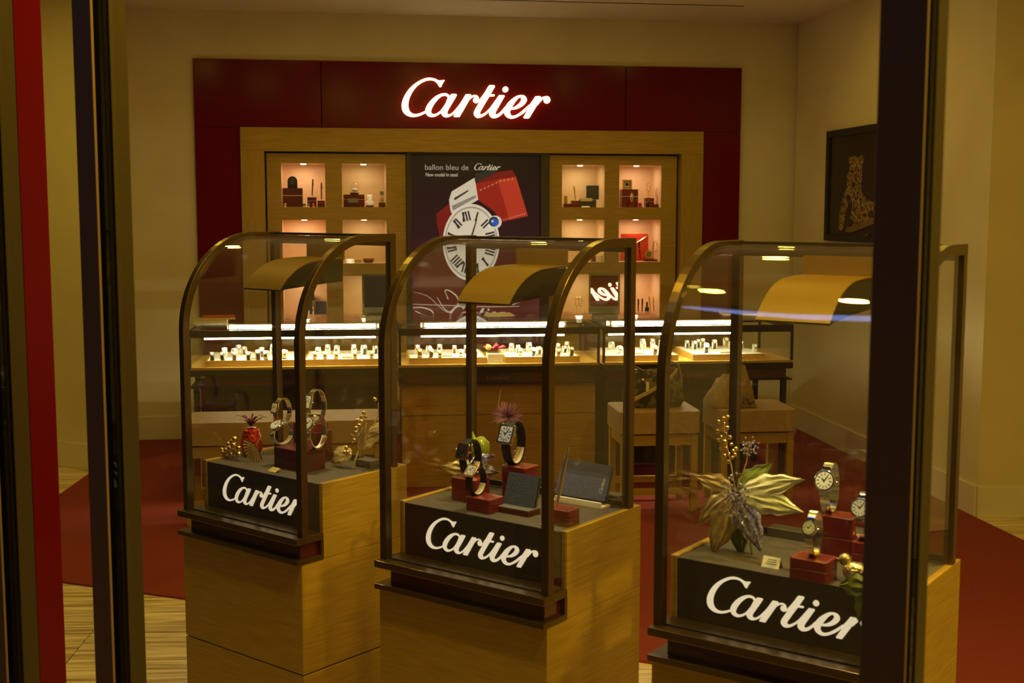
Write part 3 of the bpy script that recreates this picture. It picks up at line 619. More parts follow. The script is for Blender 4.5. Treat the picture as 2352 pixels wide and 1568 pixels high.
# ================================================================== DISPLAY CASES
W, SB, OV, DD, DG = 0.5088, 0.0774, 0.0169, 0.4002, 0.364
ZL, ZTY, ZW, ZTOP, ZJ = 0.6678, 0.740, 0.8724, 1.530, 0.3665
ZPL = 0.868
def arch_path(y0, dz, n=18):
    """front post, quarter ellipse, flat top to the back; y0/dz = inset from the outer face"""
    cy, cz, ry, rz = .262, 1.25, .258, .28
    pts = [(cy-ry+y0, ZTY), (cy-ry+y0, 1.0)]
    for i in range(n+1):
        a = PI - (PI/2)*i/n
        pts.append((cy+(ry-y0)*math.cos(a), cz+(rz-dz)*math.sin(a)))
    pts.append((DG-y0, cz+rz-dz)); return pts
FT = .022
def case(key, label):
    fr = CASES[key]; c = thing('display_case', label, 'display case', fr.o, fr.rz, group='curved glass display cases')
    g = .0018
    box('lower_base', WOODX, c, -W, 0, 0, DD, 0.0, ZJ-g, 0.0015); box('base_groove', INK, c, -W+.006, -.006, .006, DD-.006, ZJ-g, ZJ+g)
    box('upper_base', WOODX, c, -W, 0, 0, DD, ZJ+g, ZL-.0005, 0.0015)
    box('bottom_ledge', BRONZE, c, -W-.002, .002, -OV, SB, ZL, ZL+.014, 0.0015)
    box('red_band', BAND, c, -W+.035, -.010, .004, SB-.004, ZL+.014, ZTY-.018)
    box('tray_ledge', BRONZE, c, -W-.002, .002, -OV, SB, ZTY-.018, ZTY, 0.0015)
    box('end_bracket', BRONZE, c, -.008, .002, SB-.010, SB, ZL+.014, ZTY-.018)
    box('side_panel', WOODX, c, -.015, 0, SB, DD, ZL, ZW, 0.0015); box('side_panel', WOODX, c, -W, -W+.015, SB, DD, ZL, ZW, 0.0015)
    box('back_panel', WOODX, c, -W+.015, -.015, DD-.015, DD, ZL, ZW)
    box('platform', PLAT, c, -W+.015, -.015, SB+.006, DD-.015, ZL, ZPL)
    sp = box('sign_panel', BLACKP, c, -W+.0155, -.0155, SB+.002, SB+.006, ZTY, ZPL)
    lettering('lettering', LETTERC, sp, -.4235, -.082, .7655, SB+.0005, .0014, .95)
    box('bottom_seal', INK, c, -W+.02, -.02, .016, .019, ZTY, ZTY+.003)
    # side frames
    outer = arch_path(0, 0)[2:]; inner = arch_path(FT, FT)[2:]
    for x0, x1 in ((-FT+.002, .0), (-W, -W+FT-.002)):
        prof = [(outer[0][0], ZTY)] + outer + [(DG, ZW), (DG-FT, ZW), (DG-FT, ZTOP-FT)] + list(reversed(inner[:-1])) + [(inner[0][0], ZTY)]
        MB().prism(prof, x0, x1, 'yz').build('side_frame', BRONZE, c, bevel=0.001)
    box('back_rail', BRONZED, c, -W+FT-.002, -FT+.002, DG-FT, DG, ZTOP-.034, ZTOP-.002); box('back_rail', BRONZED, c, -W+FT-.002, -FT+.002, DG-.012, DG, ZW, ZW+.014)
    # glass: bent front, sides, back
    o2 = arch_path(.009, .007); i2 = arch_path(.014, .012)
    gb = MB(); x0, x1 = -W+FT-.003, -FT+.003
    m = len(o2); vs = []; fs = []
    for (yo, zo), (yi, zi) in zip(o2, i2): vs += [(x0, yo, zo), (x1, yo, zo), (x1, yi, zi), (x0, yi, zi)]
    for i in range(m-1):
        for k in range(4): fs.append((i*4+k, i*4+(k+1) % 4, i*4+4+(k+1) % 4, i*4+4+k))
    fs += [(3, 2, 1, 0), tuple((m-1)*4+k for k in range(4))]
    gb.add(vs, fs).build('bent_front_glass', GLASS, c, True)
    sp_ = [(inner[0][0], ZTY)] + inner[:-1] + [(DG-FT, ZTOP-FT), (DG-FT, ZW), (SB-.001, ZW), (SB-.001, ZTY)]
    for xx in (-.010, -W+.006): MB().prism(sp_, xx, xx+.004, 'yz').build('side_glass', GLASS, c)
    box('back_glass', GLASS, c, -W+FT-.002, -FT+.002, DG-.010, DG-.006, ZW+.014, ZTOP-.034)
    # gold lamp hood
    h0, h1 = -.338, -.182
    box('hood_header', GOLDP, c, h0, h1, DG-.028, DG-.023, 1.455, ZTOP-.030)
    hp = [(DG-.028, 1.458), (.29, 1.458), (.255, 1.456)]
    for i in range(1, 9):
        a = PI/2*i/8*.62; hp.append((.255-.155*math.sin(a)/math.sin(PI/2*.62), 1.456-.078*(1-math.cos(a))/(1-math.cos(PI/2*.62))))
    MB().ribbon([((h0+h1)/2, y, z) for y, z in hp], (1, 0, 0), h1-h0, .0025).build('lamp_hood', GOLDP, c, True)
    MB().ribbon([((h0+h1)/2, y, z-.003) for y, z in hp], (1, 0, 0), h1-h0-.004, .0015).build('hood_lining', HOODIN, c, True)
    ck = [(y, z-.004) for y, z in hp] + [(.12, 1.379), (.20, 1.385), (DG-.032, 1.392)]
    for xx in (h0+.001, h1-.003): MB().prism(ck, xx, xx+.002, 'yz').build('hood_cheek', HOODIN, c)
    MB().lathe([(0, 0), (.02, 0), (.022, .012), (0, .012)], 16, ((h0+h1)/2, .26, 1.438)).build('hood_lamp', LAMPE, c)
    area('display_case_lamp', fr.w((h0+h1)/2, .26, 1.430), 2.2, .05, (1, .82, .52), aim=(fr.ey*-.25+Vector((0, 0, -1))))
    return c
case('L', 'curved glass display case on the left, with the red feathered ornament inside')
case('M', 'curved glass display case in the middle, with the dark leather wallets inside')
case('R', 'curved glass display case on the right, with the large golden poinsettia inside')

# ------------------------------------------------------------------ watches, boxes and ornaments in the cases
def rbox(b, x0, x1, y0, y1, z0, z1, r=.006, n=3):
    pts = []
    for cx, cy, a0 in ((x1-r, y1-r, 0), (x0+r, y1-r, 90), (x0+r, y0+r, 180), (x1-r, y0+r, 270)):
        for i in range(n+1):
            a = math.radians(a0+90*i/n); pts.append((cx+r*math.cos(a), cy+r*math.sin(a)))
    return b.prism(pts, z0, z1, 'xy')
def jewel_box(fr, x, y, z, w, d, h, label, rz=0.0, seam=True, name='jewellery_box', m=None):
    t = in_frame(fr, name, label, 'box', x, y, z, rz)
    rbox(MB(), -w/2, w/2, -d/2, d/2, 0, h*.52, .008).build('box_base', m or BOXRED, t, True, bevel=.0008)
    lid = rbox(MB(), -w/2, w/2, -d/2, d/2, h*.54, h, .008).build('lid', m or BOXRED, t, True, bevel=.0025)
    rbox(MB(), -w/2+.0015, w/2-.0015, -d/2+.0015, d/2-.0015, h*.51, h*.55, .006).build('seam', BOXDARK, t)
    if seam:
        b = MB(); k = 0
        n = int(w/.006); zt = h+.0002
        for i in range(n):
            xx = -w/2+.008+(w-.016)*i/(n-1)
            for yy in (-d/2+.005, d/2-.005): b.box(xx-.0012, xx+.0012, yy-.0009, yy+.0009, h-.001, zt)
        n = int(d/.006)
        for i in range(n):
            yy = -d/2+.008+(d-.016)*i/(n-1)
            for xx in (-w/2+.005, w/2-.005): b.box(xx-.0009, xx+.0009, yy-.0012, yy+.0012, h-.001, zt)
        o = b.build('gold_tooling', BOXLINE, lid); o['kind'] = 'stuff'
    return t
def watch(fr, x, y, z, label, shape='square', strap=STRAPK, metal=STEEL, dial=DIALW, h=.074, dep=.05, bw=.018, hs=.026, tilt=58, rz=0.0, steel=False, lining=None, tagc=None, hh=1.25):
    """wrist watch closed into a loop, dial on the front (-y), standing on z"""
    t = in_frame(fr, 'wrist_watch', label, 'watch', x, y, z, rz)
    a0 = PI + math.radians(90-tilt) * 0.55      # where the head sits on the loop
    def L(a, k=1.0): return Vector((0, dep/2*math.cos(a)*k, h/2+h/2*math.sin(a)*k))
    n = 40; gap = .16
    ah = PI - math.radians(90-tilt)
    pa = [L(ah+gap*1.2+(2*PI-2.4*gap)*i/n) for i in range(n+1)]
    if steel:
        for i in range(0, n, 2):
            s_ = MB().ribbon([pa[i]*.96+pa[i+1]*.04, pa[i+1], pa[i+2]*.93+pa[i+1]*.07] if i+2 <= n else pa[i:i+2], (1, 0, 0), bw, .0026)
            s_.build('bracelet_link', strap, t)
    else:
        MB().ribbon(pa, (1, 0, 0), bw, .0026).build('strap', strap, t, True)
    if lining:
        MB().ribbon([L(PI*1.15+PI*.75*i/14, .93) for i in range(15)], (1, 0, 0), bw*.8, .0015).build('strap_lining', lining, t, True)
    hc = L(ah, 1.05); nrm = Vector((0, math.cos(ah)*dep/2/(dep/2)**2*1.0, math.sin(ah)*1.0)); nrm = Vector((0, math.cos(math.radians(180-(90-tilt)*.9)), math.sin(math.radians((90-tilt)*.9)))).normalized()
    zc = nrm; xc = Vector((1, 0, 0)); yc = zc.cross(xc)
    M = Matrix((xc, yc, zc)).transposed().to_4x4(); M.translation = hc
    def place(b): b.v = [tuple(M @ Vector(v)) for v in b.v]; return b
    k = hs/2
    if shape == 'square':
        cs = rbox(MB(), -k, k, -k*hh, k*hh, -.003, .004, .005)
        cs = place(cs).build('watch_case', metal, t, True, bevel=.001)
        place(rbox(MB(), -k*.74, k*.74, -k*hh*.76, k*hh*.76, .0035, .0046, .003)).build('dial', dial, t)
    else:
        place(MB().lathe([(0, -.003), (k, -.003), (k*1.04, .001), (k*.95, .004), (k*.84, .0045), (0, .0045)], 28)).build('watch_case', metal, t, True)
        place(MB().lathe([(0, .0046), (k*.8, .0046), (k*.8, .0050), (0, .0050)], 28)).build('dial', dial, t)
        for s_ in (-1, 1): place(MB().box(-bw*.45, bw*.45, s_*k*1.18-.003, s_*k*1.18+.003, -.0035, .0015)).build('lug', metal, t)
    ink = INK if dial is not STRAPK else STEEL
    mk = MB()
    for i in range(12):
        a = PI*2*i/12; ca_, sa_ = math.cos(a), math.sin(a); r_ = k*.60; ry = r_*(hh if shape == 'square' else 1)
        mm = Matrix.Rotation(a, 4, 'Z'); mm.translation = Vector((r_*ca_, ry*sa_, .0052))
        mk.xf(mm, lambda q: q.box(-k*.13, k*.13, -k*.025, k*.025, -.0004, .0004))
    o = place(mk).build('hour_marks', ink, t)
    hd = MB()
    for a, l in ((math.radians(140), .34), (math.radians(58), .52)):
        mm = Matrix.Rotation(a, 4, 'Z'); mm.translation = Vector((0, 0, .0056)); hd.xf(mm, lambda q: q.box(-k*.08, k*l, -k*.04, k*.04, -.0003, .0003))
    place(hd).build('hands', ink, t)
    place(MB().lathe([(0, 0), (.0022, 0), (.0022, .004), (.001, .006), (0, .006)], 10, (k*1.02, 0, .0005), Matrix.Rotation(PI/2, 3, 'Y'))).build('crown', metal, t, True)
    if tagc:
        mm = Matrix.Rotation(.5, 4, 'Y'); mm.translation = Vector((.004, dep*.30, .012))
        b = MB().xf(mm, lambda q: q.box(-.0008, .0008, -.008, .008, 0, .022)); b.build('price_tag', tagc, t)
    return t
def leafmesh(b, base, direction, length, width, curl=.3, ripple=.15, up=(0, 0, 1), n=14, m=6, th=.0012, twist=0.0, ridges=5):
    """a veined curling leaf with real thickness"""
    d = Vector(direction).normalized(); upv = Vector(up); sd = d.cross(upv).normalized(); nv = sd.cross(d).normalized()
    sd2 = sd*math.cos(twist)+nv*math.sin(twist); nv = nv*math.cos(twist)-sd*math.sin(twist); sd = sd2
    top = []; P = Vector(base)
    for i in range(n+1):
        t = i/n; ang = -curl*t*t
        ctr = Vector(base)+d*(length*t*(1-.15*abs(curl)*t))+nv*(length*-.5*curl*t*t)
        wv = width*(math.sin(PI*min(1, t**.75))**.9*(1-.25*t)+.02)*(1+.10*math.sin(t*21))
        row = []
        for j in range(m+1):
            s_ = (j/m-.5)*2
            row.append(ctr+sd*(s_*wv/2)+nv*(width*(.10*(1-s_*s_)+ripple*.25*math.sin(ridges*2*s_+t*5)*t**.3)+.0))
        top.append(row)
    vs = [v for r in top for v in r]; k = len(vs); vs += [v-nv*th for v in vs]; fs = []
    c_ = m+1
    for i in range(n):
        for j in range(m):
            q = (i*c_+j, i*c_+j+1, (i+1)*c_+j+1, (i+1)*c_+j); fs.append(q); fs.append(tuple(k+e for e in reversed(q)))
    for i in range(n):
        for j in (0, m): fs.append((i*c_+j, (i+1)*c_+j, k+(i+1)*c_+j, k+i*c_+j))
    for j in range(m):
        for i in (0, n): fs.append((i*c_+j, i*c_+j+1, k+i*c_+j+1, k+i*c_+j))
    b.add(vs, fs); return b
def dirv(u, v, z): return Vector((u, v, z))

Lf, Mf, Rf = CASES['L'], CASES['M'], CASES['R']
def on(fr, px, py, z=ZPL): q = fr.atz(px, py, z); return q
# ---- left case
q = on(Lf, 655, 1078); B1 = jewel_box(Lf, q.x+.01, q.y+.045, ZPL, .135, .08, .058, 'wide dark red leather box at the front of the left case under the tilted watch', seam=False, m=BOXDARK)
B2 = jewel_box(Lf, q.x-.030, q.y+.14, ZPL, .080, .072, .090, 'taller dark red leather box behind the wide one in the left case', seam=False, m=BOXDARK)
b3 = Lf.aty(714, 1000, .285); B3 = jewel_box(Lf, b3.x, .285, ZPL, .085, .07, .112, 'tallest red leather box in the left case behind the round watch', seam=False)
def wq(fr, px, py, y): return fr.aty(px, py, y)
KRAFT = mat('kraft_tag', (.62, .33, .16), .7)
p = wq(Lf, 643, 960, q.y+.13); watch(Lf, p.x, q.y+.14, ZPL+.0905, 'small rectangular steel watch with price tag, upper left in the left case', 'square', STEEL, STEEL, CREAM, h=.080, dep=.056, hs=.026, hh=1.35, steel=True, tilt=72, lining=GREYM, tagc=KRAFT)
p = wq(Lf, 645, 1010, q.y+.04); watch(Lf, p.x, q.y+.045, ZPL+.0585, 'round steel watch tilted back on the wide box in the left case', 'round', STEEL, STEEL, DIALG, h=.060, dep=.072, hs=.038, steel=True, tilt=34, lining=WHITE)
p = wq(Lf, 727, 955, .285); watch(Lf, p.x, .285, ZPL+.1125, 'tall rectangular steel watch at the top in the left case', 'square', STEEL, STEEL, DIALW, h=.098, dep=.062, hs=.031, hh=1.45, steel=True, tilt=72, lining=GREYM)
p = wq(Lf, 727, 1010, q.y+.06); watch(Lf, p.x, q.y+.06, ZPL+.0585, 'round white dialled steel watch standing right of the post in the left case', 'round', STEEL, STEEL, DIALW, h=.098, dep=.062, hs=.041, steel=True, tilt=60, lining=WHITE, tagc=KRAFT)
# red feathered ornament
q2 = on(Lf, 560, 1050); t = in_frame(Lf, 'feathered_ornament', 'red glitter pear ornament with a dark feather crest in the left case', 'ornament', q2.x, q2.y+.03, ZPL)
MB().lathe([(.001, 0), (.022, .003), (.031, .018), (.033, .036), (.030, .054), (.026, .068), (.024, .078), (.016, .084), (.001, .086)], 20).build('glitter_body', REDGL, t, True)
for i in range(16):
    a = 2*PI*i/16 + .2; r_ = .026+.014*random.random(); l = .034+.030*random.random()
    pts = [Vector((0, 0, .088)) + Vector((math.cos(a)*r_*k_*1.2, math.sin(a)*r_*k_, l*(k_-.42*k_*k_*k_))) for k_ in (0, .3, .6, .85, 1.0, 1.1)]
    MB().ribbon(pts, (-math.sin(a), math.cos(a), 0), [.003, .006, .006, .005, .003, .001], .0007).build('feather', REDF, t, True)
# grapes
q3 = on(Lf, 520, 1058); t = in_frame(Lf, 'grape_cluster', 'cluster of small gold grape beads at the left of the left case', 'ornament', q3.x, q3.y+.03, ZPL)
gb = None
for i, (gx, gy, gz) in enumerate([(-.035,0,.010),(-.024,.004,.018),(-.026,-.006,.006),(-.014,0,.026),(-.013,-.008,.014),(-.004,.002,.032),(-.002,-.008,.020),(.006,.0,.040),(.008,-.006,.028),(.012,-.004,.014),(.020,-.002,.022),(.003,-.009,.007),(.024,-.006,.010),(-.018,.010,.010),(.0,.012,.012)]):
    if gb is None: o = MB().ball((0, 0, 0), .0072, 12, 8).build('bead', GOLD, t, True); gb = o
    else: o = gb.copy(); COL.objects.link(o); o.parent = t
    o.location = (gx*1.45-.006, gy*1.2, gz*1.35+.006); o.scale = (1.25,)*3
# fluted gold leaf
q4 = on(Lf, 585, 1062); t = in_frame(Lf, 'fluted_leaf', 'fluted gold fan leaf beside the wide red box in the left case', 'ornament', q4.x-.006, q4.y+.012, ZPL, .62)
vs = []; fs = []; n = 24
for i in range(n+1):
    a = math.radians(150+150*i/n); rip = .0035*(1 if i % 2 else -1)
    for r_, dz in ((.006, 0), (.026, rip*.6), (.046, rip)):
        vs.append((r_*math.cos(a)*.8, dz*1.0-.02*r_, .046+r_*math.sin(a)))
for i in range(n):
    for j in range(2): fs.append((i*3+j, i*3+j+1, i*3+j+4, i*3+j+3))
k = len(vs); vs += [(x, y+.0015, z) for x, y, z in vs]; fs += [tuple(e+k for e in reversed(f)) for f in fs[:]]
b = MB().add(vs, fs); b.build('fan_blade', GOLDL, t)
MB().tube([(0, 0, .046), (.008, .002, .066), (.014, .004, .072)], .0015, 6).build('stem', GOLDL, t, True)
q5 = on(Lf, 628, 1083); t = in_frame(Lf, 'price_card', 'small gold folded card lying in front of the wide red box, left case', 'card', q5.x, q5.y, ZPL)
MB().add([(-.017,-.008,.001),(.017,-.008,.001),(.017,.012,.010),(-.017,.012,.010),(-.017,-.008,0),(.017,-.008,0),(.017,.0135,.009),(-.017,.0135,.009)], [(0,1,2,3),(7,6,5,4),(0,4,5,1),(1,5,6,2),(2,6,7,3),(3,7,4,0)]).build('card_face', GOLDL, t)
q6 = on(Lf, 845, 1072); t = in_frame(Lf, 'wooden_riser', 'low olive wooden riser at the right rear of the left case', 'riser', q6.x, q6.y, ZPL); rbox(MB(), -.03, .03, -.02, .02, 0, .022, .002).build('riser_block', PLAT, t, bevel=.001)
# gold branch
q7 = on(Lf, 790, 1078); t = in_frame(Lf, 'gold_branch', 'gold leaf branch with berry beads leaning to the right in the left case', 'ornament', q7.x+.012, q7.y+.02, ZPL); t.scale = (1.35,)*3
st = [(0, .0, .003), (.012, .01, .04), (.034, .02, .08), (.052, .03, .12), (.062, .04, .165)]
MB().tube(st, [.002, .002, .0018, .0015, .001], 6).build('stem', GOLDL, t, True)
for bs, dr, ln, wd_, cu in (((0,0,.03),(-1,-.25,.22),.070,.034,.8),((0,0,.028),(-.9,-.5,-.05),.066,.034,1.0),((.012,.01,.04),(.7,.2,.7),.075,.03,.4),((.03,.02,.08),(.9,0,.5),.06,.026,.5),((.05,.03,.12),(.3,.1,1),.05,.02,.3),((.012,.01,.04),(.4,-.2,1),.07,.026,.3)):
    leafmesh(MB(), bs, dr, ln, wd_, cu, .2, up=(.2, -1, .7)).build('leaf', GOLDL, t, True)
for i, (bx, by, bz) in enumerate([(.020,.0,.105),(.026,.004,.112),(.031,.0,.104),(.036,.006,.114),(.028,-.004,.096),(.014,.0,.088),(.018,-.004,.080),(.008,0,.062),(-.012,-.004,.044),(-.006,-.006,.036),(-.016,-.004,.034),(.034,.004,.122),(.050,.02,.150)]):
    o = gb.copy(); COL.objects.link(o); o.parent = t; o.location = (bx, by, bz); o.scale = (.62,)*3
t2 = in_frame(Lf, 'crystal_spray', 'sparkling crystal spray behind the round watch in the left case', 'ornament', q7.x-.03, q7.y+.09, ZPL)
MB().tube([(0,0,0),(.004,0,.04),(.0,0,.075)], .0012, 6).build('wire', GOLDL, t2, True)
b = MB()
for i in range(26):
    b.ball((random.gauss(0,.010), random.gauss(0,.008), .078+random.gauss(0,.007)), .0022, 6, 4)
o = b.build('crystals', IRID, t2); o['kind'] = 'stuff'

# ---- middle case
a = on(Mf, 1048, 1150); jewel_box(Mf, a.x+.018, a.y+.035, ZPL, .080, .065, .058, 'red leather box on the left of the middle case, partly behind the front box')
f0 = on(Mf, 1096, 1176); jewel_box(Mf, f0.x, f0.y+.03, ZPL, .078, .060, .034, 'low red leather box at the front of the middle case carrying the smallest watch')
b0 = on(Mf, 1166, 1150); jewel_box(Mf, b0.x+.006, b0.y+.045, ZPL, .078, .062, .085, 'tall red leather box in the middle case carrying the steel square watch')
p = wq(Mf, 1078, 1075, a.y+.035); watch(Mf, p.x, a.y+.04, ZPL+.0585, 'square rose gold watch on a black strap, left in the middle case', 'square', STRAPK, ROSE, STRAPK, h=.094, dep=.062, bw=.022, hs=.038, hh=1.1, tilt=66, lining=CREAM)
p = wq(Mf, 1180, 1066, b0.y+.045); watch(Mf, p.x, b0.y+.045, ZPL+.0855, 'square steel watch on a black strap, highest in the middle case', 'square', STRAPK, STEEL, DIALG, h=.110, dep=.066, bw=.027, hs=.048, hh=1.08, tilt=64, lining=CREAM)
p = wq(Mf, 1094, 1133, f0.y+.03); watch(Mf, p.x, f0.y+.03, ZPL+.0345, 'small square rose gold watch with pale strap lining, front of the middle case', 'square', STRAPK, ROSE, DIALG, h=.068, dep=.058, bw=.020, hs=.033, hh=1.05, tilt=40, lining=WHITE)
# wallets
def wallet(fr, label, px, py, w, h, lean, name='wallet', rz=0.0):
    qq = on(fr, px, py); t = in_frame(fr, name, label, 'wallet', qq.x, qq.y, ZPL, rz)
    MM = Matrix.Rotation(-lean, 4, 'X'); MM.translation = Vector((0, .01, .016))
    MB().xf(MM, lambda q: rbox(q, -w/2, w/2, 0, .004, 0, h, .0015)).build('front_cover', NAVY, t, bevel=.001)
    MB().xf(MM, lambda q: q.box(-w/2+.001, w/2-.001, .0045, .009, 0, h-.002)).build('inner_leaf', STRAPK, t)
    MB().xf(MM, lambda q: q.box(-w/2, w/2, .0095, .0135, 0, h)).build('back_cover', NAVY, t, bevel=.001)
    return t, MM
t, MM = wallet(Mf, 'small navy leather card holder leaning on its stand in the middle case', 1184, 1178, .092, .078, .30)
box('stand_base', BOXDARK, t, -.05, .05, -.016, .034, 0, .012, .001); box('stand_top', GREYM, t, -.05, .05, -.016, .034, .012, .0155, .0008)
t, MM = wallet(Mf, 'long dark leather wallet leaning at the right of the middle case', 1325, 1158, .150, .090, .38)
box('stand_base', CREAM, t, -.068, .080, -.010, .030, 0, .006, .001); box('stand_lip', WHITE, t, -.06, .076, -.010, -.004, .006, .0155)
b = MB()
lo = lettering('stamped_name', mat('silver_stamp', (.75, .72, .66), .3, .6), t, 0, .040, 0, 0, .0003)
M2 = MM @ Matrix.Translation((.062, -.0006, .018)) @ Matrix.Rotation(-PI/2*.94, 4, 'Y'); lo.data.transform(M2)
# pen on a red box
pb = on(Mf, 1277, 1206); jewel_box(Mf, pb.x, pb.y+.028, ZPL, .066, .052, .036, 'low red leather pen box with gold tooling at the right front of the middle case')
t = in_frame(Mf, 'fountain_pen', 'slim silver pen standing upright on the low red box in the middle case', 'pen', pb.x-.016, pb.y+.026, ZPL+.0365)
dv = Vector((.20, .03, 1)).normalized(); base_ = Vector((0, 0, .001))
MB().tube([base_+dv*k_ for k_ in (0, .012, .03, .085)], [.001, .003, .0042, .0046], 12).build('barrel', STEEL, t, True)
MB().tube([base_+dv*k_ for k_ in (.085, .088, .134, .139)], [.0046, .0043, .0036, .002], 12).build('cap', STEEL, t, True)
MB().tube([base_+dv*.134+Vector((-.004, -.003, 0)), base_+dv*.09+Vector((-.0055, -.003, 0))], .0009, 6).build('clip', GOLD, t, True)
MB().tube([base_+dv*k_ for k_ in (.136, .141, .146)], [.003, .0034, .001], 10).build('finial', STEEL, t, True)
for s_ in (-1, 1): MB().tube([(s_*.008, .004, 0), (s_*.006+.006, .004, .05)], .0008, 6).build('pen_rest', CLEAR, t)
q8 = on(Mf, 1258, 1207); t = in_frame(Mf, 'price_card', 'small gold price card flat beside the pen box, middle case', 'card', q8.x-.004, q8.y+.002, ZPL); rbox(MB(), -.016, .016, -.010, .010, 0, .002, .001).build('card_face', GOLDL, t)
q8 = on(Mf, 1405, 1150); t = in_frame(Mf, 'wooden_riser', 'low olive riser behind the long wallet in the middle case', 'riser', q8.x-.01, q8.y+.02, ZPL); rbox(MB(), -.03, .03, -.018, .018, 0, .014, .002).build('riser_block', PLAT, t, bevel=.001)
# ornaments of the middle case
o8 = on(Mf, 1100, 1100); t = in_frame(Mf, 'green_ornament', 'green glass bird ornament behind the watches in the middle case', 'ornament', Mf.aty(1104, 1000, .295).x, .295, ZPL)
MB().tube([(0,0,0),(.0,0,.08)], .002, 6).build('wire', GOLDL, t)
MB().lathe([(.001, 0), (.018, .008), (.026, .028), (.023, .052), (.011, .066), (.001, .070)], 16, (0,0,.075)).build('glass_body', GREENG, t, True)
MB().lathe([(.009, 0), (.006, .012), (.001, .03)], 10, (-.020,0,.125), Matrix.Rotation(-.25, 3, 'Y')).build('glass_crest', GREENG, t, True)
MB().tube([(-.012,-.022,.122),(.0,-.024,.130),(.012,-.022,.126)], .0022, 8).build('gold_trim', GOLD, t, True)
MB().tube([Vector((.030+.006*math.cos(x), -.012, .098+.006*math.sin(x))) for x in [2*PI*i/10 for i in range(10)]], .001, 6, True).build('gold_ring', GOLD, t, True)
t = in_frame(Mf, 'sequin_butterfly', 'clear sequined butterfly spray spreading behind the left watch, middle case', 'ornament', Mf.aty(1078, 1050, .25).x, .25, ZPL)
MB().tube([(0,0,0),(0,0,.065)], .0015, 6).build('wire', GOLDL, t)
for dr, ln, wd_, m_ in (((-1,-.1,-.02),.105,.036,GOLDL),((-.8,-.1,-.45),.075,.030,GOLDL),((-.75,0,.75),.07,.024,PALEL),((.9,-.1,.6),.085,.045,IRID),((.9,-.1,.1),.09,.04,IRID)):
    leafmesh(MB(), (0,0,.062), dr, ln*1.1, wd_*1.2, .35, .3, up=(0,-1,.2)).build('wing', m_, t, True)
t = in_frame(Mf, 'feather_ornament', 'mauve feather puff ornament behind the steel watch in the middle case', 'ornament', Mf.aty(1160, 950, .325).x, .325, ZPL); FZ = .045
MB().tube([(0,0,0),(0,0,.11+FZ)], .0018, 6).build('wire', GOLDL, t)
MB().lathe([(.001,.108),(.009,.114),(.011,.124),(.006,.134),(.001,.138)], 14, (0,0,FZ)).build('silver_bead', STEEL, t, True)
b = MB()
for i in range(420):
    a_ = random.uniform(0, 2*PI); el = random.uniform(-.2, 1.3); l = random.uniform(.022, .050); d_ = Vector((math.cos(a_)*math.cos(el), math.sin(a_)*math.cos(el), math.sin(el)))
    b.tube([Vector((.008,0,.150+FZ)), Vector((.008,0,.150+FZ))+d_*l*.6, Vector((.008,0,.150+FZ))+d_*l+Vector((0,0,-.003))], [.0006, .0006, .0002], 3)
o = b.build('down', PURF, t); o['kind'] = 'stuff'
MB().ribbon([(-.002,0,.135+FZ),(-.012,-.01,.160+FZ),(-.014,-.01,.185+FZ),(-.006,-.01,.225+FZ)], (1,0,0), [.003,.004,.0025,.0006], .0006).build('quill', mat('tan_quill', (.45,.22,.08), .6), t, True)
b = MB()
for i in range(22): b.ball((random.gauss(.045,.012), random.gauss(0,.006), .095+random.gauss(0,.02)), .0024, 6, 4)
o = b.build('crystals', IRID, t); o['kind'] = 'stuff'
MB().tube([(0,0,.03),(.02,0,.05),(.045,0,.095)], .001, 6).build('wire', GOLDL, t, True)

# ---- right case
f1 = on(Rf, 1852, 1335); jewel_box(Rf, f1.x, f1.y+.034, ZPL, .080, .062, .042, 'low red leather box at the front of the right case, under the small watch')
f2 = on(Rf, 1908, 1292); jewel_box(Rf, f2.x+.002, f2.y+.05, ZPL, .070, .060, .092, 'tall red leather box behind the low one in the right case')
f3 = on(Rf, 1975, 1305); jewel_box(Rf, f3.x+.012, f3.y+.04, ZPL, .074, .060, .050, 'red leather box beside the dark window post in the right case')
p = wq(Rf, 1902, 1172, f2.y+.05); watch(Rf, p.x, f2.y+.055, ZPL+.0925, 'large round steel watch, highest in the right case', 'round', STEEL, STEEL, DIALW, h=.106, dep=.056, bw=.020, hs=.046, steel=True, tilt=70)
p = wq(Rf, 1868, 1266, f1.y+.034); watch(Rf, p.x, f1.y+.036, ZPL+.0425, 'small round steel watch on the low red box in the right case', 'round', STEEL, STEEL, DIALW, h=.092, dep=.050, bw=.016, hs=.031, steel=True, tilt=70, lining=GOLD)
p = wq(Rf, 1982, 1222, f3.y+.04); watch(Rf, p.x+.003, f3.y+.04, ZPL+.0505, 'round silver dialled watch half hidden by the dark window post', 'round', STEEL, STEEL, DIALG, h=.100, dep=.056, bw=.018, hs=.042, steel=True, tilt=66)
c1 = on(Rf, 1768, 1304); t = in_frame(Rf, 'price_card', 'small white printed card standing beside the poinsettia in the right case', 'card', c1.x, c1.y, ZPL)
MM = Matrix.Rotation(-.5, 4, 'X'); MB().xf(MM, lambda q: q.box(-.019, .019, 0, .001, 0, .024)).build('card_face', WHITE, t)
MB().xf(Matrix.Translation((0,.022,0)) @ Matrix.Rotation(.5, 4, 'X'), lambda q: q.box(-.019, .019, 0, .001, 0, .023)).build('card_back', WHITE, t)
for i in range(3): MB().xf(MM, lambda q: q.box(-.012+.002*i, .012-.001*i, -.0004, 0, .008+.0045*i, .0092+.0045*i)).build('print_line', GREYM, t)
c2 = on(Rf, 1800, 1240); t = in_frame(Rf, 'wooden_riser', 'low olive riser at the rear of the right case behind the poinsettia', 'riser', c2.x, c2.y+.03, ZPL); rbox(MB(), -.045, .045, -.02, .02, 0, .020, .002).build('riser_block', PLAT, t, bevel=.001)
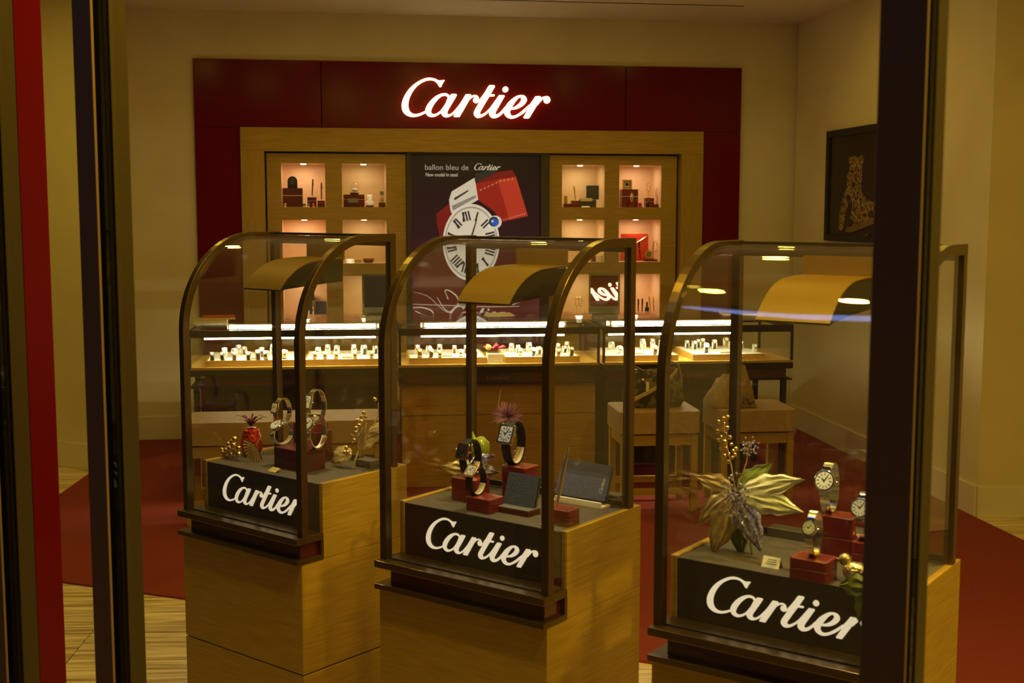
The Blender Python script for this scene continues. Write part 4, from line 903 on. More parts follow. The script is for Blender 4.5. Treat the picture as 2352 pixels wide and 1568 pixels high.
# bird
c3 = on(Rf, 1945, 1340); t = in_frame(Rf, 'bird_figurine', 'small glittering gold bird at the front of the right case', 'figurine', c3.x+.004, c3.y+.020, ZPL)
GLIT = grain('gold_glitter', (.30,.24,.10), (.85,.72,.36), (1,1,1), 220, 2, .25, .9, metal=.8)
MB().tube([(-.020,0,.022),(-.014,0,.022),(0,0,.021),(.016,0,.020),(.030,0,.022),(.046,0,.028),(.058,0,.032)], [.004,.015,.0195,.019,.013,.006,.003], 16).build('body', GLIT, t, True)
MB().ball((-.016,0,.042), .0125, 16, 10).build('head', GLIT, t, True)
MB().lathe([(.0028,0),(.0015,.006),(.0002,.010)], 8, (-.027,0,.041), Matrix.Rotation(-PI/2, 3, 'Y')).build('beak', BOXLINE, t, True)
for s_ in (-1, 1):
    MB().ball((-.022,s_*.0098,.045), .0016, 8, 6).build('eye', INK, t, True)
    leafmesh(MB(), (-.006, s_*.017, .026), (1, s_*.05, .12), .042, .020, .2, .3, up=(0, s_, .2)).build('wing', GLIT, t, True)
    MB().tube([(.004,s_*.006,.006),(.002,s_*.006,0.0)], .0013, 6).build('foot', BOXLINE, t)
# poinsettia
c4 = on(Rf, 1705, 1285); t = in_frame(Rf, 'poinsettia', 'large gold and pale green poinsettia with bead sprigs in the right case', 'ornament', c4.x, c4.y+.05, ZPL)
def rp(px, py, dy=0.0):
    qq = Rf.aty(px, py, c4.y+.05+dy); return Vector((qq.x-c4.x, dy, qq.z-ZPL))
ctr = rp(1690, 1130, -.01)
MB().tube([(0,0,0), (ctr.x*.4, .006, ctr.z*.5), ctr+Vector((0,.01,0))], .003, 8).build('stem', GREENL, t, True)
def petal(px, py, dy, width, m_, curl=.3, twist=0.0, start=.10, nm='petal'):
    e = rp(px, py, dy); d_ = e-ctr; bs = ctr+d_*start
    leafmesh(MB(), bs, d_, d_.length*(1-start)*1.04, width, curl, .25, up=(0.15, -1, .35), n=16, m=8, twist=twist).build(nm, m_, t, True)
petal(1838, 1100, -.03, .056, PALEL, .15, .1); petal(1836, 1174, -.045, .058, PALEL, .2, -.1); petal(1598, 1090, .01, .048, GOLDL, -.15, .25)
petal(1584, 1200, -.045, .056, GOLDL, .6, -.15); petal(1630, 1278, -.05, .066, GOLDL, .4, .2); petal(1748, 1266, -.035, .060, IRID, .3, .15); petal(1702, 1295, -.01, .05, GREENL, .4, .2, nm='green_leaf')
petal(1768, 1060, .02, .060, GREENL, .3, .3, nm='green_leaf'); petal(1625, 1150, .03, .045, GOLDL, .2, .4)
bead = None
def put(v, s_, m_=None):
    global bead
    if bead is None: o = MB().ball((0,0,0), .0052, 10, 8).build('bead', GOLD, t, True); bead = o
    else: o = bead.copy(); COL.objects.link(o); o.parent = t
    o.location = v; o.scale = (s_,)*3
SPR = [(1662,960),(1672,957),(1650,968),(1663,972),(1658,985),(1670,982),(1648,990),(1667,996),(1656,1003),(1676,1004),(1650,1010),(1664,1014),(1680,1020),(1668,1028),(1656,1031),(1684,1035),(1674,1042),(1690,1030),(1664,1046),(1682,1050),(1674,1060),(1688,1044)]
for x_, y_ in SPR: put(rp(x_, y_, random.uniform(-.006,.006)), random.uniform(.7, 1.0))
MB().tube([ctr, rp(1678,1060), rp(1664,1000), rp(1662,962)], .0012, 6).build('sprig_wire', GOLDL, t, True)
b = MB()
for i in range(40): x_, y_ = random.gauss(1722, 12), random.gauss(1032, 12); b.ball(rp(x_, y_, random.gauss(.01,.006)), .0024, 6, 4)
for i in range(70): x_, y_ = random.gauss(1688, 17), random.gauss(1135, 24); b.ball(rp(x_, y_, random.gauss(-.046,.006)), .0034, 6, 4)
o = b.build('crystals', IRID, t); o['kind'] = 'stuff'
MB().tube([ctr, rp(1715,1060,.01), rp(1722,1015,.01)], .0012, 6).build('sprig_wire', GOLDL, t, True)
# green leaf hanging over the front edge
c5 = Rf.aty(1955, 1365, SB-.012); t = in_frame(Rf, 'green_leaf', 'green velvet leaf hanging over the sign panel next to the dark post', 'leaf', c5.x, SB-.012, c5.z)
leafmesh(MB(), (.035,0,.02), (-1,-.05,-.1), .062, .05, .2, .3, up=(0,-1,.1)).build('leaf_blade', GREENL, t, True)
leafmesh(MB(), (.035,0,.02), (-.25,-.1,-1), .075, .045, .2, .3, up=(0,-1,.1)).build('leaf_blade', GREENL, t, True)

# ================================================================== THINGS IN THE WALL NICHES
def nbox(key, x0, x1, z1, label, m=BOXDARK, y=.12, d=.06, z0=None, name='jewellery_box'):
    c0, c1, zf, zt = NICHES[key]; x0 = max(x0, c0+.004); x1 = min(x1, c1-.004); zb_ = zf if z0 is None else z0
    t = in_frame(WALL, name, label, 'box', (x0+x1)/2, NY+y, zb_+.0006)
    h = max(.008, z1-zb_); w_ = x1-x0
    rbox(MB(), -w_/2, w_/2, -d/2, d/2, 0, h*.6, .003).build('box_base', m, t); rbox(MB(), -w_/2, w_/2, -d/2, d/2, h*.62, h, .003).build('lid', m, t, bevel=.001)
    return t
def npx(px, py, y=.12): qq = WALL.aty(px, py, NY+y); return qq.x, qq.z
def npen(key, px0, py0, px1, py1, label, m=STRAPK, y=.12):
    x0, z0 = npx(px0, py0, y); x1, z1 = npx(px1, py1, y)
    t = in_frame(WALL, 'pen', label, 'pen', x0, NY+y, z0+.001)
    d_ = Vector((x1-x0, 0, z1-z0)); l = d_.length; d_.normalize()
    MB().tube([d_*0, d_*.1*l, d_*.55*l], [.0012, .004, .0052], 10).build('barrel', m, t, True)
    MB().tube([d_*.57*l, d_*.95*l, d_*l], [.0055, .0048, .002], 10).build('cap', m, t, True)
    MB().tube([d_*.55*l, d_*.585*l], .0062, 10).build('ring', GOLD, t, True)
    MB().tube([d_*.95*l+Vector((.005,-.005,0)), d_*.62*l+Vector((.006,-.005,0))], .0012, 6).build('clip', GOLD, t, True)
    return t
K = (0, 0, 0)
x0, zt = npx(647, 432); x1, _ = npx(695, 432); nbox(K, x0, x1, zt, 'tall brown red box under the arched clock, upper left niche', y=.14, d=.08)
xc, zc = npx(672, 431, .14); xe, ze = npx(672, 405, .14)
t = in_frame(WALL, 'arched_clock', 'black arched desk clock in the upper left niche', 'clock', xc, NY+.14, zt+.001)
h = ze-zt; r_ = .034
pr_ = [(-r_, 0), (r_, 0), (r_, h-r_)] + [(r_*math.cos(a), h-r_+r_*math.sin(a)) for a in [PI*i/14 for i in range(1, 14)]] + [(-r_, h-r_)]
MB().prism(pr_, -.015, .015, 'xz').build('clock_body', STRAPK, t, bevel=.001)
MB().lathe([(0,0),(.024,0),(.024,.003),(0,.003)], 20, (0,-.0152,h-r_), Matrix.Rotation(PI/2,3,'X')).build('clock_face', mat('dark_clock_dial', (.05,.055,.03), .3), t)
for a_, l in ((.6,.018),(2.2,.013)): MB().xf(Matrix.Translation((0,-.0192,h-r_)) @ Matrix.Rotation(a_,4,'Y'), lambda q: q.box(-.0008,.0008,-.0006,.0006,0,l)).build('hand', GOLD, t)
x0, z1_ = npx(706, 453); x1, _ = npx(727, 453); nbox(K, x0, x1, z1_, 'small dark box carrying the taller pen, upper left niche')
npen(K, 717, 452, 718.5, 411, 'taller black and gold pen upright in the upper left niche')
x0, z1_ = npx(729, 461); x1, _ = npx(748, 461); nbox(K, x0, x1, z1_, 'low dark box in the right corner of the upper left niche')
npen(K, 738.5, 460, 738, 419, 'shorter black and gold pen upright in the upper left niche')
for px, c_, nm in ((655,(.5,.35,.1),'gold'),(699,(.03,.25,.08),'green'),(709,(.15,.2,.55),'blue'),(720,(.6,.06,.06),'red')):
    x_, z_ = npx(px, 476, .06); t = in_frame(WALL, 'ring_bauble', 'tiny %s stone bauble on the floor of the upper left niche' % nm, 'bauble', x_, NY+.06, NICHES[K][2]+.0005)
    MB().lathe([(0,0),(.011,0),(.009,.007),(0,.007)], 12).build('bauble_base', GOLD, t, True); MB().ball((0,0,.0165), .011, 12, 8).build('stone', mat('stone_'+nm, c_, .1, .2), t, True)
K = (0, 1, 0)
x0, z1_ = npx(789, 447); x1, _ = npx(837, 447); nbox(K, x0, x1, z1_, 'red box under the glass globe, second niche of the top row', m=BOXRED, y=.14, d=.08)
bx0, bz = npx(804, 442); bx1, _ = npx(824, 442)
xg, zg = npx(814, 428, .14); t = in_frame(WALL, 'glass_globe', 'clear snow globe on the red box in the second niche of the top row', 'globe', xg, NY+.14, z1_+.001)
MB().lathe([(.030,0),(.032,.012),(.026,.016)], 20).build('globe_base', BOXDARK, t, True); MB().ball((0,0,.052), .037, 20, 14).build('globe', CLEAR, t, True); MB().ball((0,0,.034), .026, 16, 10, (1,1,.5)).build('snow', WHITE, t, True)
x0, z1_ = npx(798, 452, .09); x1, _ = npx(824, 452, .09)
t = in_frame(WALL, 'open_case', 'open dark case with a pale watch insert below the globe', 'box', (x0+x1)/2, NY+.075, NICHES[K][2]+.0006); rbox(MB(), -.042,.042,-.02,.02,0,.03,.003).build('case_base', BOXDARK, t); box('insert', GREYM, t, -.036, .036, -.0205, .0, .031, .062, .001)
xs_, zs_ = npx(849, 474, .1); t = in_frame(WALL, 'lit_figurine', 'glowing white crystal bear figurine in the second niche of the top row', 'figurine', xs_, NY+.1, NICHES[K][2]+.0006)
FIG = mat('white_crystal', (.9,.85,.72), .15, emit=(1,.8,.5), estr=.25)
rbox(MB(), -.028,.028,-.016,.016,0,.012,.002).build('plinth', BOXDARK, t); MB().ball((0,0,.035), .022, 14, 10).build('body', FIG, t, True); MB().ball((0,0,.068), .019, 14, 10).build('head', FIG, t, True)
for s_ in (-1,1): MB().ball((s_*.014,0,.083), .007, 10, 8).build('ear', FIG, t, True); MB().ball((s_*.021,-.006,.034), .009, 10, 8).build('paw', FIG, t, True)
x0, z1_ = npx(870, 465); x1, _ = npx(887, 465); nbox(K, x0, x1, z1_, 'low dark box under the scent bottle, second niche of the top row')
xb_, zb_ = npx(877, 465); t = in_frame(WALL, 'scent_bottle', 'glass scent bottle with a grey cap in the second niche of the top row', 'bottle', xb_, NY+.12, z1_+.001)
rbox(MB(), -.017,.017,-.009,.009,0,.05,.003).build('bottle_body', CLEAR, t); box('liquid', CREAM, t, -.013,.013,-.006,.006,.004,.03); rbox(MB(), -.014,.014,-.009,.009,.051,.078,.003).build('cap', GREYM, t)
K = (1, 0, 0)
x0, z1_ = npx(1294, 468); x1, _ = npx(1311, 468); nbox(K, x0, x1, z1_, 'low dark base under the slim gold lighter, third niche of the top row')
xl_, _ = npx(1299, 467); t = in_frame(WALL, 'lighter', 'slim gold lighter upright in the third niche of the top row', 'lighter', xl_, NY+.12, z1_+.001); rbox(MB(), -.012,.012,-.006,.006,0,.038,.002).build('lighter_body', GOLD, t, bevel=.0006); rbox(MB(), -.012,.012,-.006,.006,.039,.055,.002).build('lighter_lid', GOLD, t, bevel=.0006)
x0, z1_ = npx(1312, 461); x1, _ = npx(1332, 461); nbox(K, x0, x1, z1_, 'red box with the gold pen, third niche of the top row', m=BOXRED)
npen(K, 1322, 460, 1317.5, 427, 'gold pen leaning on the red box in the third niche of the top row', GOLD)
x0, zt_ = npx(1347, 426, .2); x1, zb2 = npx(1380, 452, .2)
t = in_frame(WALL, 'wallet', 'dark green folded wallet standing at the back of the third top niche', 'wallet', (x0+x1)/2, NY+.2, NICHES[K][2]+.0006); box('wallet_cover', mat('dark_green_leather', (.03,.032,.015), .45), t, -(x1-x0)/2, (x1-x0)/2, 0, .008, zb2-NICHES[K][2]-.02, zt_-NICHES[K][2], .001); box('wallet_stand', WHITE, t, -.05, .05, 0, .02, 0, zb2-NICHES[K][2]-.021)
x0, z1_ = npx(1331, 455, .1); x1, _ = npx(1369, 455, .1); t = in_frame(WALL, 'purse', 'grey purse with a cream flap in the third niche of the top row', 'purse', (x0+x1)/2, NY+.1, NICHES[K][2]+.0006)
rbox(MB(), -(x1-x0)/2, (x1-x0)/2, -.015, .015, 0, z1_-NICHES[K][2]-.012, .006).build('purse_body', mat('grey_green_leather', (.06,.06,.04), .5), t, bevel=.003); rbox(MB(), -(x1-x0)/2+.004, (x1-x0)/2-.03, -.017, .017, z1_-NICHES[K][2]-.022, z1_-NICHES[K][2], .005).build('purse_flap', CREAM, t, bevel=.003)
x0, _ = npx(1336, 476, .05); x1, _ = npx(1356, 476, .05); t = in_frame(WALL, 'name_card', 'cream name card lying in the third niche of the top row', 'card', (x0+x1)/2, NY+.05, NICHES[K][2]+.0006); MB().add([(-.03,0,0),(.03,0,0),(.03,.02,.010),(-.03,.02,.010),(-.03,.02,0),(.03,.02,0)], [(0,1,2,3),(0,4,5,1),(4,3,2,5),(0,3,4),(1,5,2)]).build('card_wedge', CREAM, t)
K = (1, 1, 0)
x0, z1_ = npx(1426, 435, .16); x1, _ = npx(1463, 435, .16); nbox(K, x0, x1, z1_, 'large red box under the square clock, right niche of the top row', m=BOXRED, y=.16, d=.08)
x0, _ = npx(1430, 434, .16); x1, _ = npx(1450, 434, .16); _, zt_ = npx(1440, 413, .16); t = in_frame(WALL, 'square_clock', 'small square gold framed clock in the right niche of the top row', 'clock', (x0+x1)/2, NY+.16, z1_+.001)
k_ = (zt_-z1_)/2
MB().prism([(-k_,0),(k_,0),(k_,2*k_),(-k_,2*k_)], -.012, .012, 'xz', [(-k_*.66,k_*.34),(k_*.66,k_*.34),(k_*.66,k_*1.66),(-k_*.66,k_*1.66)]).build('clock_frame', GOLD, t, bevel=.001)
box('clock_face', mat('olive_dial', (.10,.09,.04), .4), t, -k_*.66, k_*.66, -.002, .004, k_*.34, k_*1.66); box('inner_frame', WHITE, t, -k_*.5, k_*.5, -.003, -.002, k_*.5, k_*1.5); box('inner_dial', INK, t, -k_*.34, k_*.34, -.004, -.003, k_*.66, k_*1.34)
x_, z_ = npx(1451, 460, .09); t = in_frame(WALL, 'silver_lighter', 'silver oval lighter before the large red box, right top niche', 'lighter', x_, NY+.095, NICHES[K][2]+.0006)
rbox(MB(), -.022,.022,-.014,.014,0,.04,.003).build('lighter_box', BOXRED, t); MB().tube([(0,-.002,.0405),(0,-.002,.060),(0,-.002,.088),(0,-.002,.100)], [.010,.0125,.0125,.008], 14).build('lighter_body', STEEL, t, True); MB().tube([(0,-.002,.101),(0,-.002,.108)], .006, 10).build('lighter_cap', STEEL, t, True)
x0, z1_ = npx(1481, 455, .13); x1, _ = npx(1500, 455, .13); nbox(K, x0, x1, z1_, 'red box under the gold charm, right niche of the top row', m=BOXRED, y=.13)
def charm(px, zb_, hgt, label, y=.13):
    x_, _ = npx(px, 440, y); t = in_frame(WALL, 'gold_charm', label, 'charm', x_, NY+y, zb_+.001)
    MB().lathe([(.010,0),(.010,.003),(.002,.004)], 12).build('charm_base', GOLD, t, True); MB().tube([(0,0,.003),(0,0,hgt*.45)], .0016, 6).build('stem', GOLD, t)
    ring = [Vector((.013*math.cos(a), 0, hgt*.7+hgt*.28*math.sin(a))) for a in [2*PI*i/18 for i in range(18)]]
    MB().tube(ring, .002, 6, True).build('loop', GOLD, t, True)
    for a in (0.4, 2.2, 3.6, 5.2): MB().ball((.013*math.cos(a), -.002, hgt*.7+hgt*.28*math.sin(a)), .0055, 8, 6).build('charm_stone', GOLD, t, True)
charm(1489, z1_, .115, 'looped gold charm bracelet stand on the red box, right top niche')
x0, z1_ = npx(1502, 469, .1); x1, _ = npx(1519, 469, .1); nbox(K, x0, x1, z1_, 'low dark base in the corner of the right niche of the top row', y=.1)
charm(1510, z1_, .12, 'thin gold key charm in the corner of the right top niche', .1)
x_, _ = npx(1470, 476, .06); t = in_frame(WALL, 'red_bauble', 'round red bauble on the floor of the right top niche', 'bauble', x_, NY+.06, NICHES[K][2]+.0006); MB().lathe([(0,0),(.02,0),(.02,.006),(0,.006)], 14).build('dish', BOXRED, t); MB().ball((0,0,.021), .0155, 14, 10).build('ball', mat('bright_red_glass', (.6,.03,.02), .1), t, True)
x_, _ = npx(1489, 476, .06); t = in_frame(WALL, 'black_flask', 'small black flask in front of the charm box, right top niche', 'flask', x_, NY+.07, NICHES[K][2]+.0006); MB().lathe([(0,0),(.011,0),(.011,.036),(.006,.040),(.006,.050),(0,.050)], 14).build('flask_body', STRAPK, t, True); MB().lathe([(.007,.0505),(.007,.058),(0,.058)], 12).build('stopper', GOLD, t, True)
# second row
K = (1, 1, 1)
x0, zt_ = npx(1426, 537, .18); x1, zb2 = npx(1488, 586, .18); zf = NICHES[K][2]
t = in_frame(WALL, 'red_wallet', 'large bright red wallet standing open in the right niche of the middle row', 'wallet', (x0+x1)/2, NY+.18, zf+.0006)
RW_ = mat('bright_red_leather', (.55,.045,.02), .3)
rbox(MB(), -(x1-x0)/2, (x1-x0)/2, -.004, .004, .0, zt_-zf, .003).build('back_cover', RW_, t, bevel=.001)
MB().prism([(.0,.02),((x1-x0)/2,.02),((x1-x0)/2,zt_-zf-.01),(.02,zt_-zf-.06)], -.010, -.005, 'xz').build('flap', RW_, t); MB().tube([(-.0,-.012,zt_-zf-.075),((x1-x0)/2-.004,-.012,zt_-zf-.012)], .0022, 6).build('gold_edge', GOLD, t)
npen(K, 1470.5, 596, 1467.5, 553, 'black and silver pen before the red wallet, right niche of the middle row', STRAPK, .09)
x0, z1_ = npx(1479, 594, .1); x1, _ = npx(1500, 594, .1); nbox(K, x0, x1, max(z1_, zf+.012), 'low red base of the round clock, right niche of the middle row', m=BOXRED, y=.1)
x_, z_ = npx(1489.5, 581.5, .1); t = in_frame(WALL, 'round_clock', 'round gold clock in the right niche of the middle row', 'clock', x_, NY+.1, max(z1_, zf+.012)+.001)
MR = Matrix.Rotation(PI/2, 3, 'X'); MB().lathe([(0,-.008),(.028,-.008),(.030,0),(.028,.008),(.022,.008),(.022,.005),(0,.005)], 24, (0,0,.031), MR).build('clock_case', GOLD, t, True); MB().lathe([(0,.0055),(.0215,.0055),(.0215,.006),(0,.006)], 20, (0,0,.031), MR).build('clock_face', mat('olive_dial2', (.22,.20,.08), .4), t)
x0, z1_ = npx(1502, 597, .1); x1, _ = npx(1513, 597, .1); nbox(K, x0, x1, zf+.012, 'tiny dark base in the corner of the right middle niche', y=.1)
charm(1507, zf+.012, .14, 'thin gold pendant stand in the right niche of the middle row', .1)
K = (0, 1, 1); zf = NICHES[K][2]
x0, _ = npx(833, 600); x1, _ = npx(860, 600); t = in_frame(WALL, 'red_bowl', 'shallow dark bowl with a red rim in the second niche of the middle row', 'bowl', (x0+x1)/2, NY+.12, zf+.0006); MB().lathe([(0,0),(.030,0),(.040,.018),(.042,.026),(.038,.026),(.034,.018),(0,.008)], 24).build('bowl_body', BOXDARK, t, True); MB().lathe([(.0425,.024),(.0435,.030),(.0375,.030),(.0375,.026)], 24).build('rim', mat('coral_rim', (.5,.1,.06), .4), t, True)
for px, nm in ((799,'left'),(806,'right')):
    x_, _ = npx(px, 600, .08); t = in_frame(WALL, 'gold_pot', 'tiny gold pot on the floor of the second middle niche, %s one' % nm, 'pot', x_, NY+.08, zf+.0006); MB().lathe([(0,0),(.008,0),(.012,.010),(.010,.020),(.006,.023),(0,.024)], 14).build('pot_body', GOLD, t, True); MB().ball((0,0,.027), .004, 8, 6).build('knob', GOLD, t, True)
x0, _ = npx(815, 601, .1); x1, _ = npx(831, 601, .1); t = in_frame(WALL, 'cream_case', 'small cream glasses case in the second niche of the middle row', 'case', (x0+x1)/2, NY+.1, zf+.0006); rbox(MB(), -(x1-x0)/2, (x1-x0)/2, -.012, .012, 0, .012, .004).build('case_base', CREAM, t, bevel=.002); rbox(MB(), -(x1-x0)/2, (x1-x0)/2, -.012, .012, .0125, .020, .004).build('case_lid', GOLD, t, bevel=.002)
K = (1, 0, 1); zf = NICHES[K][2]
for px0, px1, h, m_, nm in ((1325,1347,.032,CREAM,'cream folded pouch'),(1356,1366,.04,BOXRED,'small red box'),(1372,1385,.045,WHITE,'small white box')):
    x0, _ = npx(px0, 600); x1, _ = npx(px1, 600); nbox(K, x0, x1, zf+h, nm+' in the third niche of the middle row', m=m_, y=.1, d=.05, name='gift_box')
K = (0, 0, 1); zf = NICHES[K][2]
# third row
K = (0, 0, 2); zf = NICHES[K][2]
x0, z1_ = npx(697, 665, .2); x1, _ = npx(722, 665, .2); nbox(K, x0, x1, z1_, 'tall dark box at the back of the left niche in the bottom row', m=STRAPK, y=.2, d=.05)
x0, z1_ = npx(725, 692, .15); x1, _ = npx(750, 692, .15); nbox(K, x0, x1, z1_, 'dark leather case right of the candle in the left bottom niche', m=NAVY, y=.15, d=.05)
x0, _ = npx(684, 733, .08); x1, _ = npx(728, 733, .08); t = in_frame(WALL, 'white_tray', 'low white tray under the glowing candle in the left bottom niche', 'tray', (x0+x1)/2, NY+.09, zf+.0006); rbox(MB(), -(x1-x0)/2, (x1-x0)/2, -.03, .03, 0, .006, .004).build('tray_base', WHITE, t); b = rbox(MB(), -(x1-x0)/2, (x1-x0)/2, -.03, -.027, .006, .016, .001); rbox(b, -(x1-x0)/2, (x1-x0)/2, .027, .03, .006, .016, .001); b.build('tray_rim', WHITE, t)
x_, _ = npx(706, 720, .08); t = in_frame(WALL, 'candle_light', 'glowing white candle jar in the left bottom niche', 'candle', x_, NY+.09, zf+.0075); MB().lathe([(0,0),(.020,0),(.021,.012),(.014,.022),(0,.022)], 16).build('jar_base', FIG, t, True); MB().lathe([(0,.023),(.014,.023),(.015,.055),(0,.057)], 16).build('jar', FIG, t, True)
x_, _ = npx(720, 715, .11); t = in_frame(WALL, 'silver_figurine', 'slender silver figurine beside the candle in the left bottom niche', 'figurine', x_, NY+.14, zf+.0006); MB().lathe([(0,0),(.014,0),(.010,.02),(.006,.06),(.009,.085),(.004,.105),(.006,.12),(0,.132)], 14).build('figure', STEEL, t, True); MB().lathe([(.016,0),(.016,.004),(0,.004)], 14).build('figure_base', GOLD, t, True)
K = (0, 1, 2); zf = NICHES[K][2]
x0, z1_ = npx(814, 722); x1, _ = npx(826, 722); nbox(K, x0, x1, z1_, 'small dark box in the second niche of the bottom row')
K = (1, 1, 2); zf = NICHES[K][2]
x0, _ = npx(1460, 720); x1, _ = npx(1481, 720); nbox(K, x0, x1, zf+.016, 'low black pen rest in the right niche of the bottom row', m=STRAPK, y=.1)
for i, (px, top, m_, nm) in enumerate(((1466,686,STRAPK,'first'),(1475,685,STRAPK,'second'))): npen(K, px, 722, px, top, '%s of the two upright black pens in the right bottom niche' % nm, m_, .1)
x0, _ = npx(1493, 720); x1, _ = npx(1508, 720); nbox(K, x0, x1, zf+.02, 'slim brown pen rest in the right niche of the bottom row', y=.12)
for px, px2_, nm in ((1495,1490,'thicker'),(1502,1500,'thinner')): npen(K, px, 719, px2_, 680, '%s gold pen leaning left in the right niche of the bottom row' % nm, GOLD, .12)
x_, _ = npx(1485, 718, .08); t = in_frame(WALL, 'ink_bottle', 'square green ink bottle with a black cap in the right bottom niche', 'bottle', x_, NY+.07, zf+.0006); rbox(MB(), -.014,.014,-.012,.012,.012,.062,.003).build('bottle_body', mat('green_glass', (.03,.07,.04), .1), t); rbox(MB(), -.016,.016,-.013,.013,0,.012,.003).build('bottle_foot', CREAM, t); MB().lathe([(.007,.0625),(.007,.10),(0,.10)], 12).build('cap', STRAPK, t, True)
K = (1, 0, 2); zf = NICHES[K][2]
x0, z1_ = npx(1294, 716, .1); x1, _ = npx(1313, 716, .1); nbox(K, x0, x1, zf+.03, 'rose pink box in the third niche of the bottom row', m=mat('rose_card', (.45,.16,.12), .5), y=.1)
x0, _ = npx(1315, 716, .1); x1, _ = npx(1346, 716, .1); nbox(K, x0, x1, zf+.02, 'cream stepped base in the third niche of the bottom row', m=CREAM, y=.1)
for px, nm in ((1327,'left'),(1335,'right')): charm(px, zf+.02, .12, 'gold pendant on the cream base, %s of the pair in the third bottom niche' % nm, .1)

# ================================================================== ON AND BEFORE THE COUNTERS
def counter_mirror(x0, x1, y, z1, label, tilt, yaw=0.0):
    t = in_frame(COUNT, 'table_mirror', label, 'mirror', (x0+x1)/2, y, ZT+.0006, yaw)
    w_ = (x1-x0); h_ = z1-ZT
    MM = Matrix.Translation((0, 0, .018)) @ Matrix.Rotation(-tilt, 4, 'X')
    FR = mat('grey_green_frame', (.13,.12,.075), .35, .3)
    for bb in ((-w_/2,-w_/2+.012,0,h_-.02),(w_/2-.012,w_/2,0,h_-.02),(-w_/2+.012,w_/2-.012,0,.045),(-w_/2+.012,w_/2-.012,h_-.032,h_-.02)):
        MB().xf(MM, lambda q: q.box(bb[0],bb[1],-.006,.008,bb[2],bb[3])).build('mirror_frame', FR, t)
    MB().xf(MM, lambda q: q.box(-w_/2+.012,w_/2-.012,-.003,.004,.045,h_-.032)).build('mirror_glass', MIRROR, t)
    rbox(MB(), -w_/2+.02, w_/2-.02, -.04, .05, 0, .016, .004).build('foot', FR, t)
    return t
counter_mirror(2.284, 2.468, .25, 1.222, 'table mirror on the right counter reflecting a lit script sign', .190, -.1916)
counter_mirror(.955, 1.125, .30, 1.222, 'dark table mirror at the right end of the left counter', .02, -.12)
q9 = COUNT.aty(447, 757, .08); q10 = COUNT.aty(520, 757, .08)
t = in_frame(COUNT, 'magazine', 'thick white magazine lying on the left counter under a red booklet', 'magazine', (q9.x+q10.x)/2, .13, ZT+.0006, .06)
ww = (q10.x-q9.x); MB().box(-ww/2, ww/2, -.10, .10, .001, .018).build('pages', WHITE, t); MB().box(-ww/2-.002, ww/2, -.102, .102, .0182, .0195).build('cover', mat('pink_cover', (.6,.45,.38), .4), t)
t = in_frame(COUNT, 'booklet', 'orange red booklet on top of the magazine stack on the left counter', 'booklet', (q9.x+q10.x)/2+.03, .16, ZT+.0206, .12)
MB().box(-ww/2+.01, ww/2+.01, -.09, .09, 0, .010).build('pages', CREAM, t); MB().box(-ww/2+.008, ww/2+.01, -.092, .092, .0102, .0115).build('cover', mat('orange_red_cover', (.55,.10,.02), .35), t)
q11 = COUNT.aty(1672, 737, .35); t = in_frame(COUNT, 'brochure', 'pink and white brochure lying open at the right of the right counter', 'brochure', q11.x+.08, .38, ZT+.0006, -.1)
MB().box(-.11, .11, -.08, .08, 0, .006).build('pages', WHITE, t); MB().box(-.11, .11, -.08, .08, .0062, .0075).build('cover', mat('salmon_cover', (.55,.25,.16), .4), t)
q12 = COUNT.aty(1150, 737, .45); t = in_frame(COUNT, 'name_easel', 'white card easel lying on the middle counter below the poster', 'card', q12.x-.01, .42, ZT+.0006)
MB().add([(-.09,-.05,0),(.09,-.05,0),(.065,.05,.012),(-.065,.05,.012),(-.09,.05,0),(.09,.05,0)], [(0,1,2,3),(0,4,5,1),(4,3,2,5),(0,3,4),(1,5,2)]).build('card_face', WHITE, t)
# flower block in the middle counter
t = in_frame(COUNT, 'flower_block', 'red flower on a white block between the trays of the middle counter', 'flower', 1.708, .10, ZB+.0015)
box('white_block', WHITE, t, -.044, .044, -.05, .05, 0, .052, .002)
fm = mat('crimson_petal', (.42,.02,.045), .55)
for i in range(9):
    a_ = 2*PI*i/9; leafmesh(MB(), (.0,0,.066), (math.cos(a_), .5*math.sin(a_), .55), .07, .034, .4, .3).build('petal', fm, t, True)
for i in range(5):
    a_ = 2*PI*i/5+.3; leafmesh(MB(), (.0,0,.054), (math.cos(a_), .5*math.sin(a_), .12), .055, .024, .3, .2).build('leaf', GREENG, t, True)
MB().ball((-.038,-.03,.088), .017, 12, 8).build('seed_pod', mat('yellow_pod', (.6,.42,.06), .5), t, True)
# lit sign hung above the shop window, facing the shop (seen only in the table mirror)
fs_ = thing('hanging_sign', 'lit script sign on a red board hung from the ceiling, reflected in the table mirror', 'sign', (.2, 2.75, 2.58), PI)
box('sign_board', REDLAC, fs_, -.72, .42, 0.002, .03, -.17, .20, .001); box('sign_edge', mat('sign_red_edge', (.40, .012, .012), .3), fs_, -.72, .42, -.004, .03, -.20, -.17)
lettering('lettering', LETTER, fs_, -.762*.83, .238*.83, -.064, -.02, .02)
for xx in (-.6, .3): MB().tube([(xx, .015, .20), (xx, .015, ZC-2.58)], .005, 8).build('hanger_rod', BRONZED, fs_)
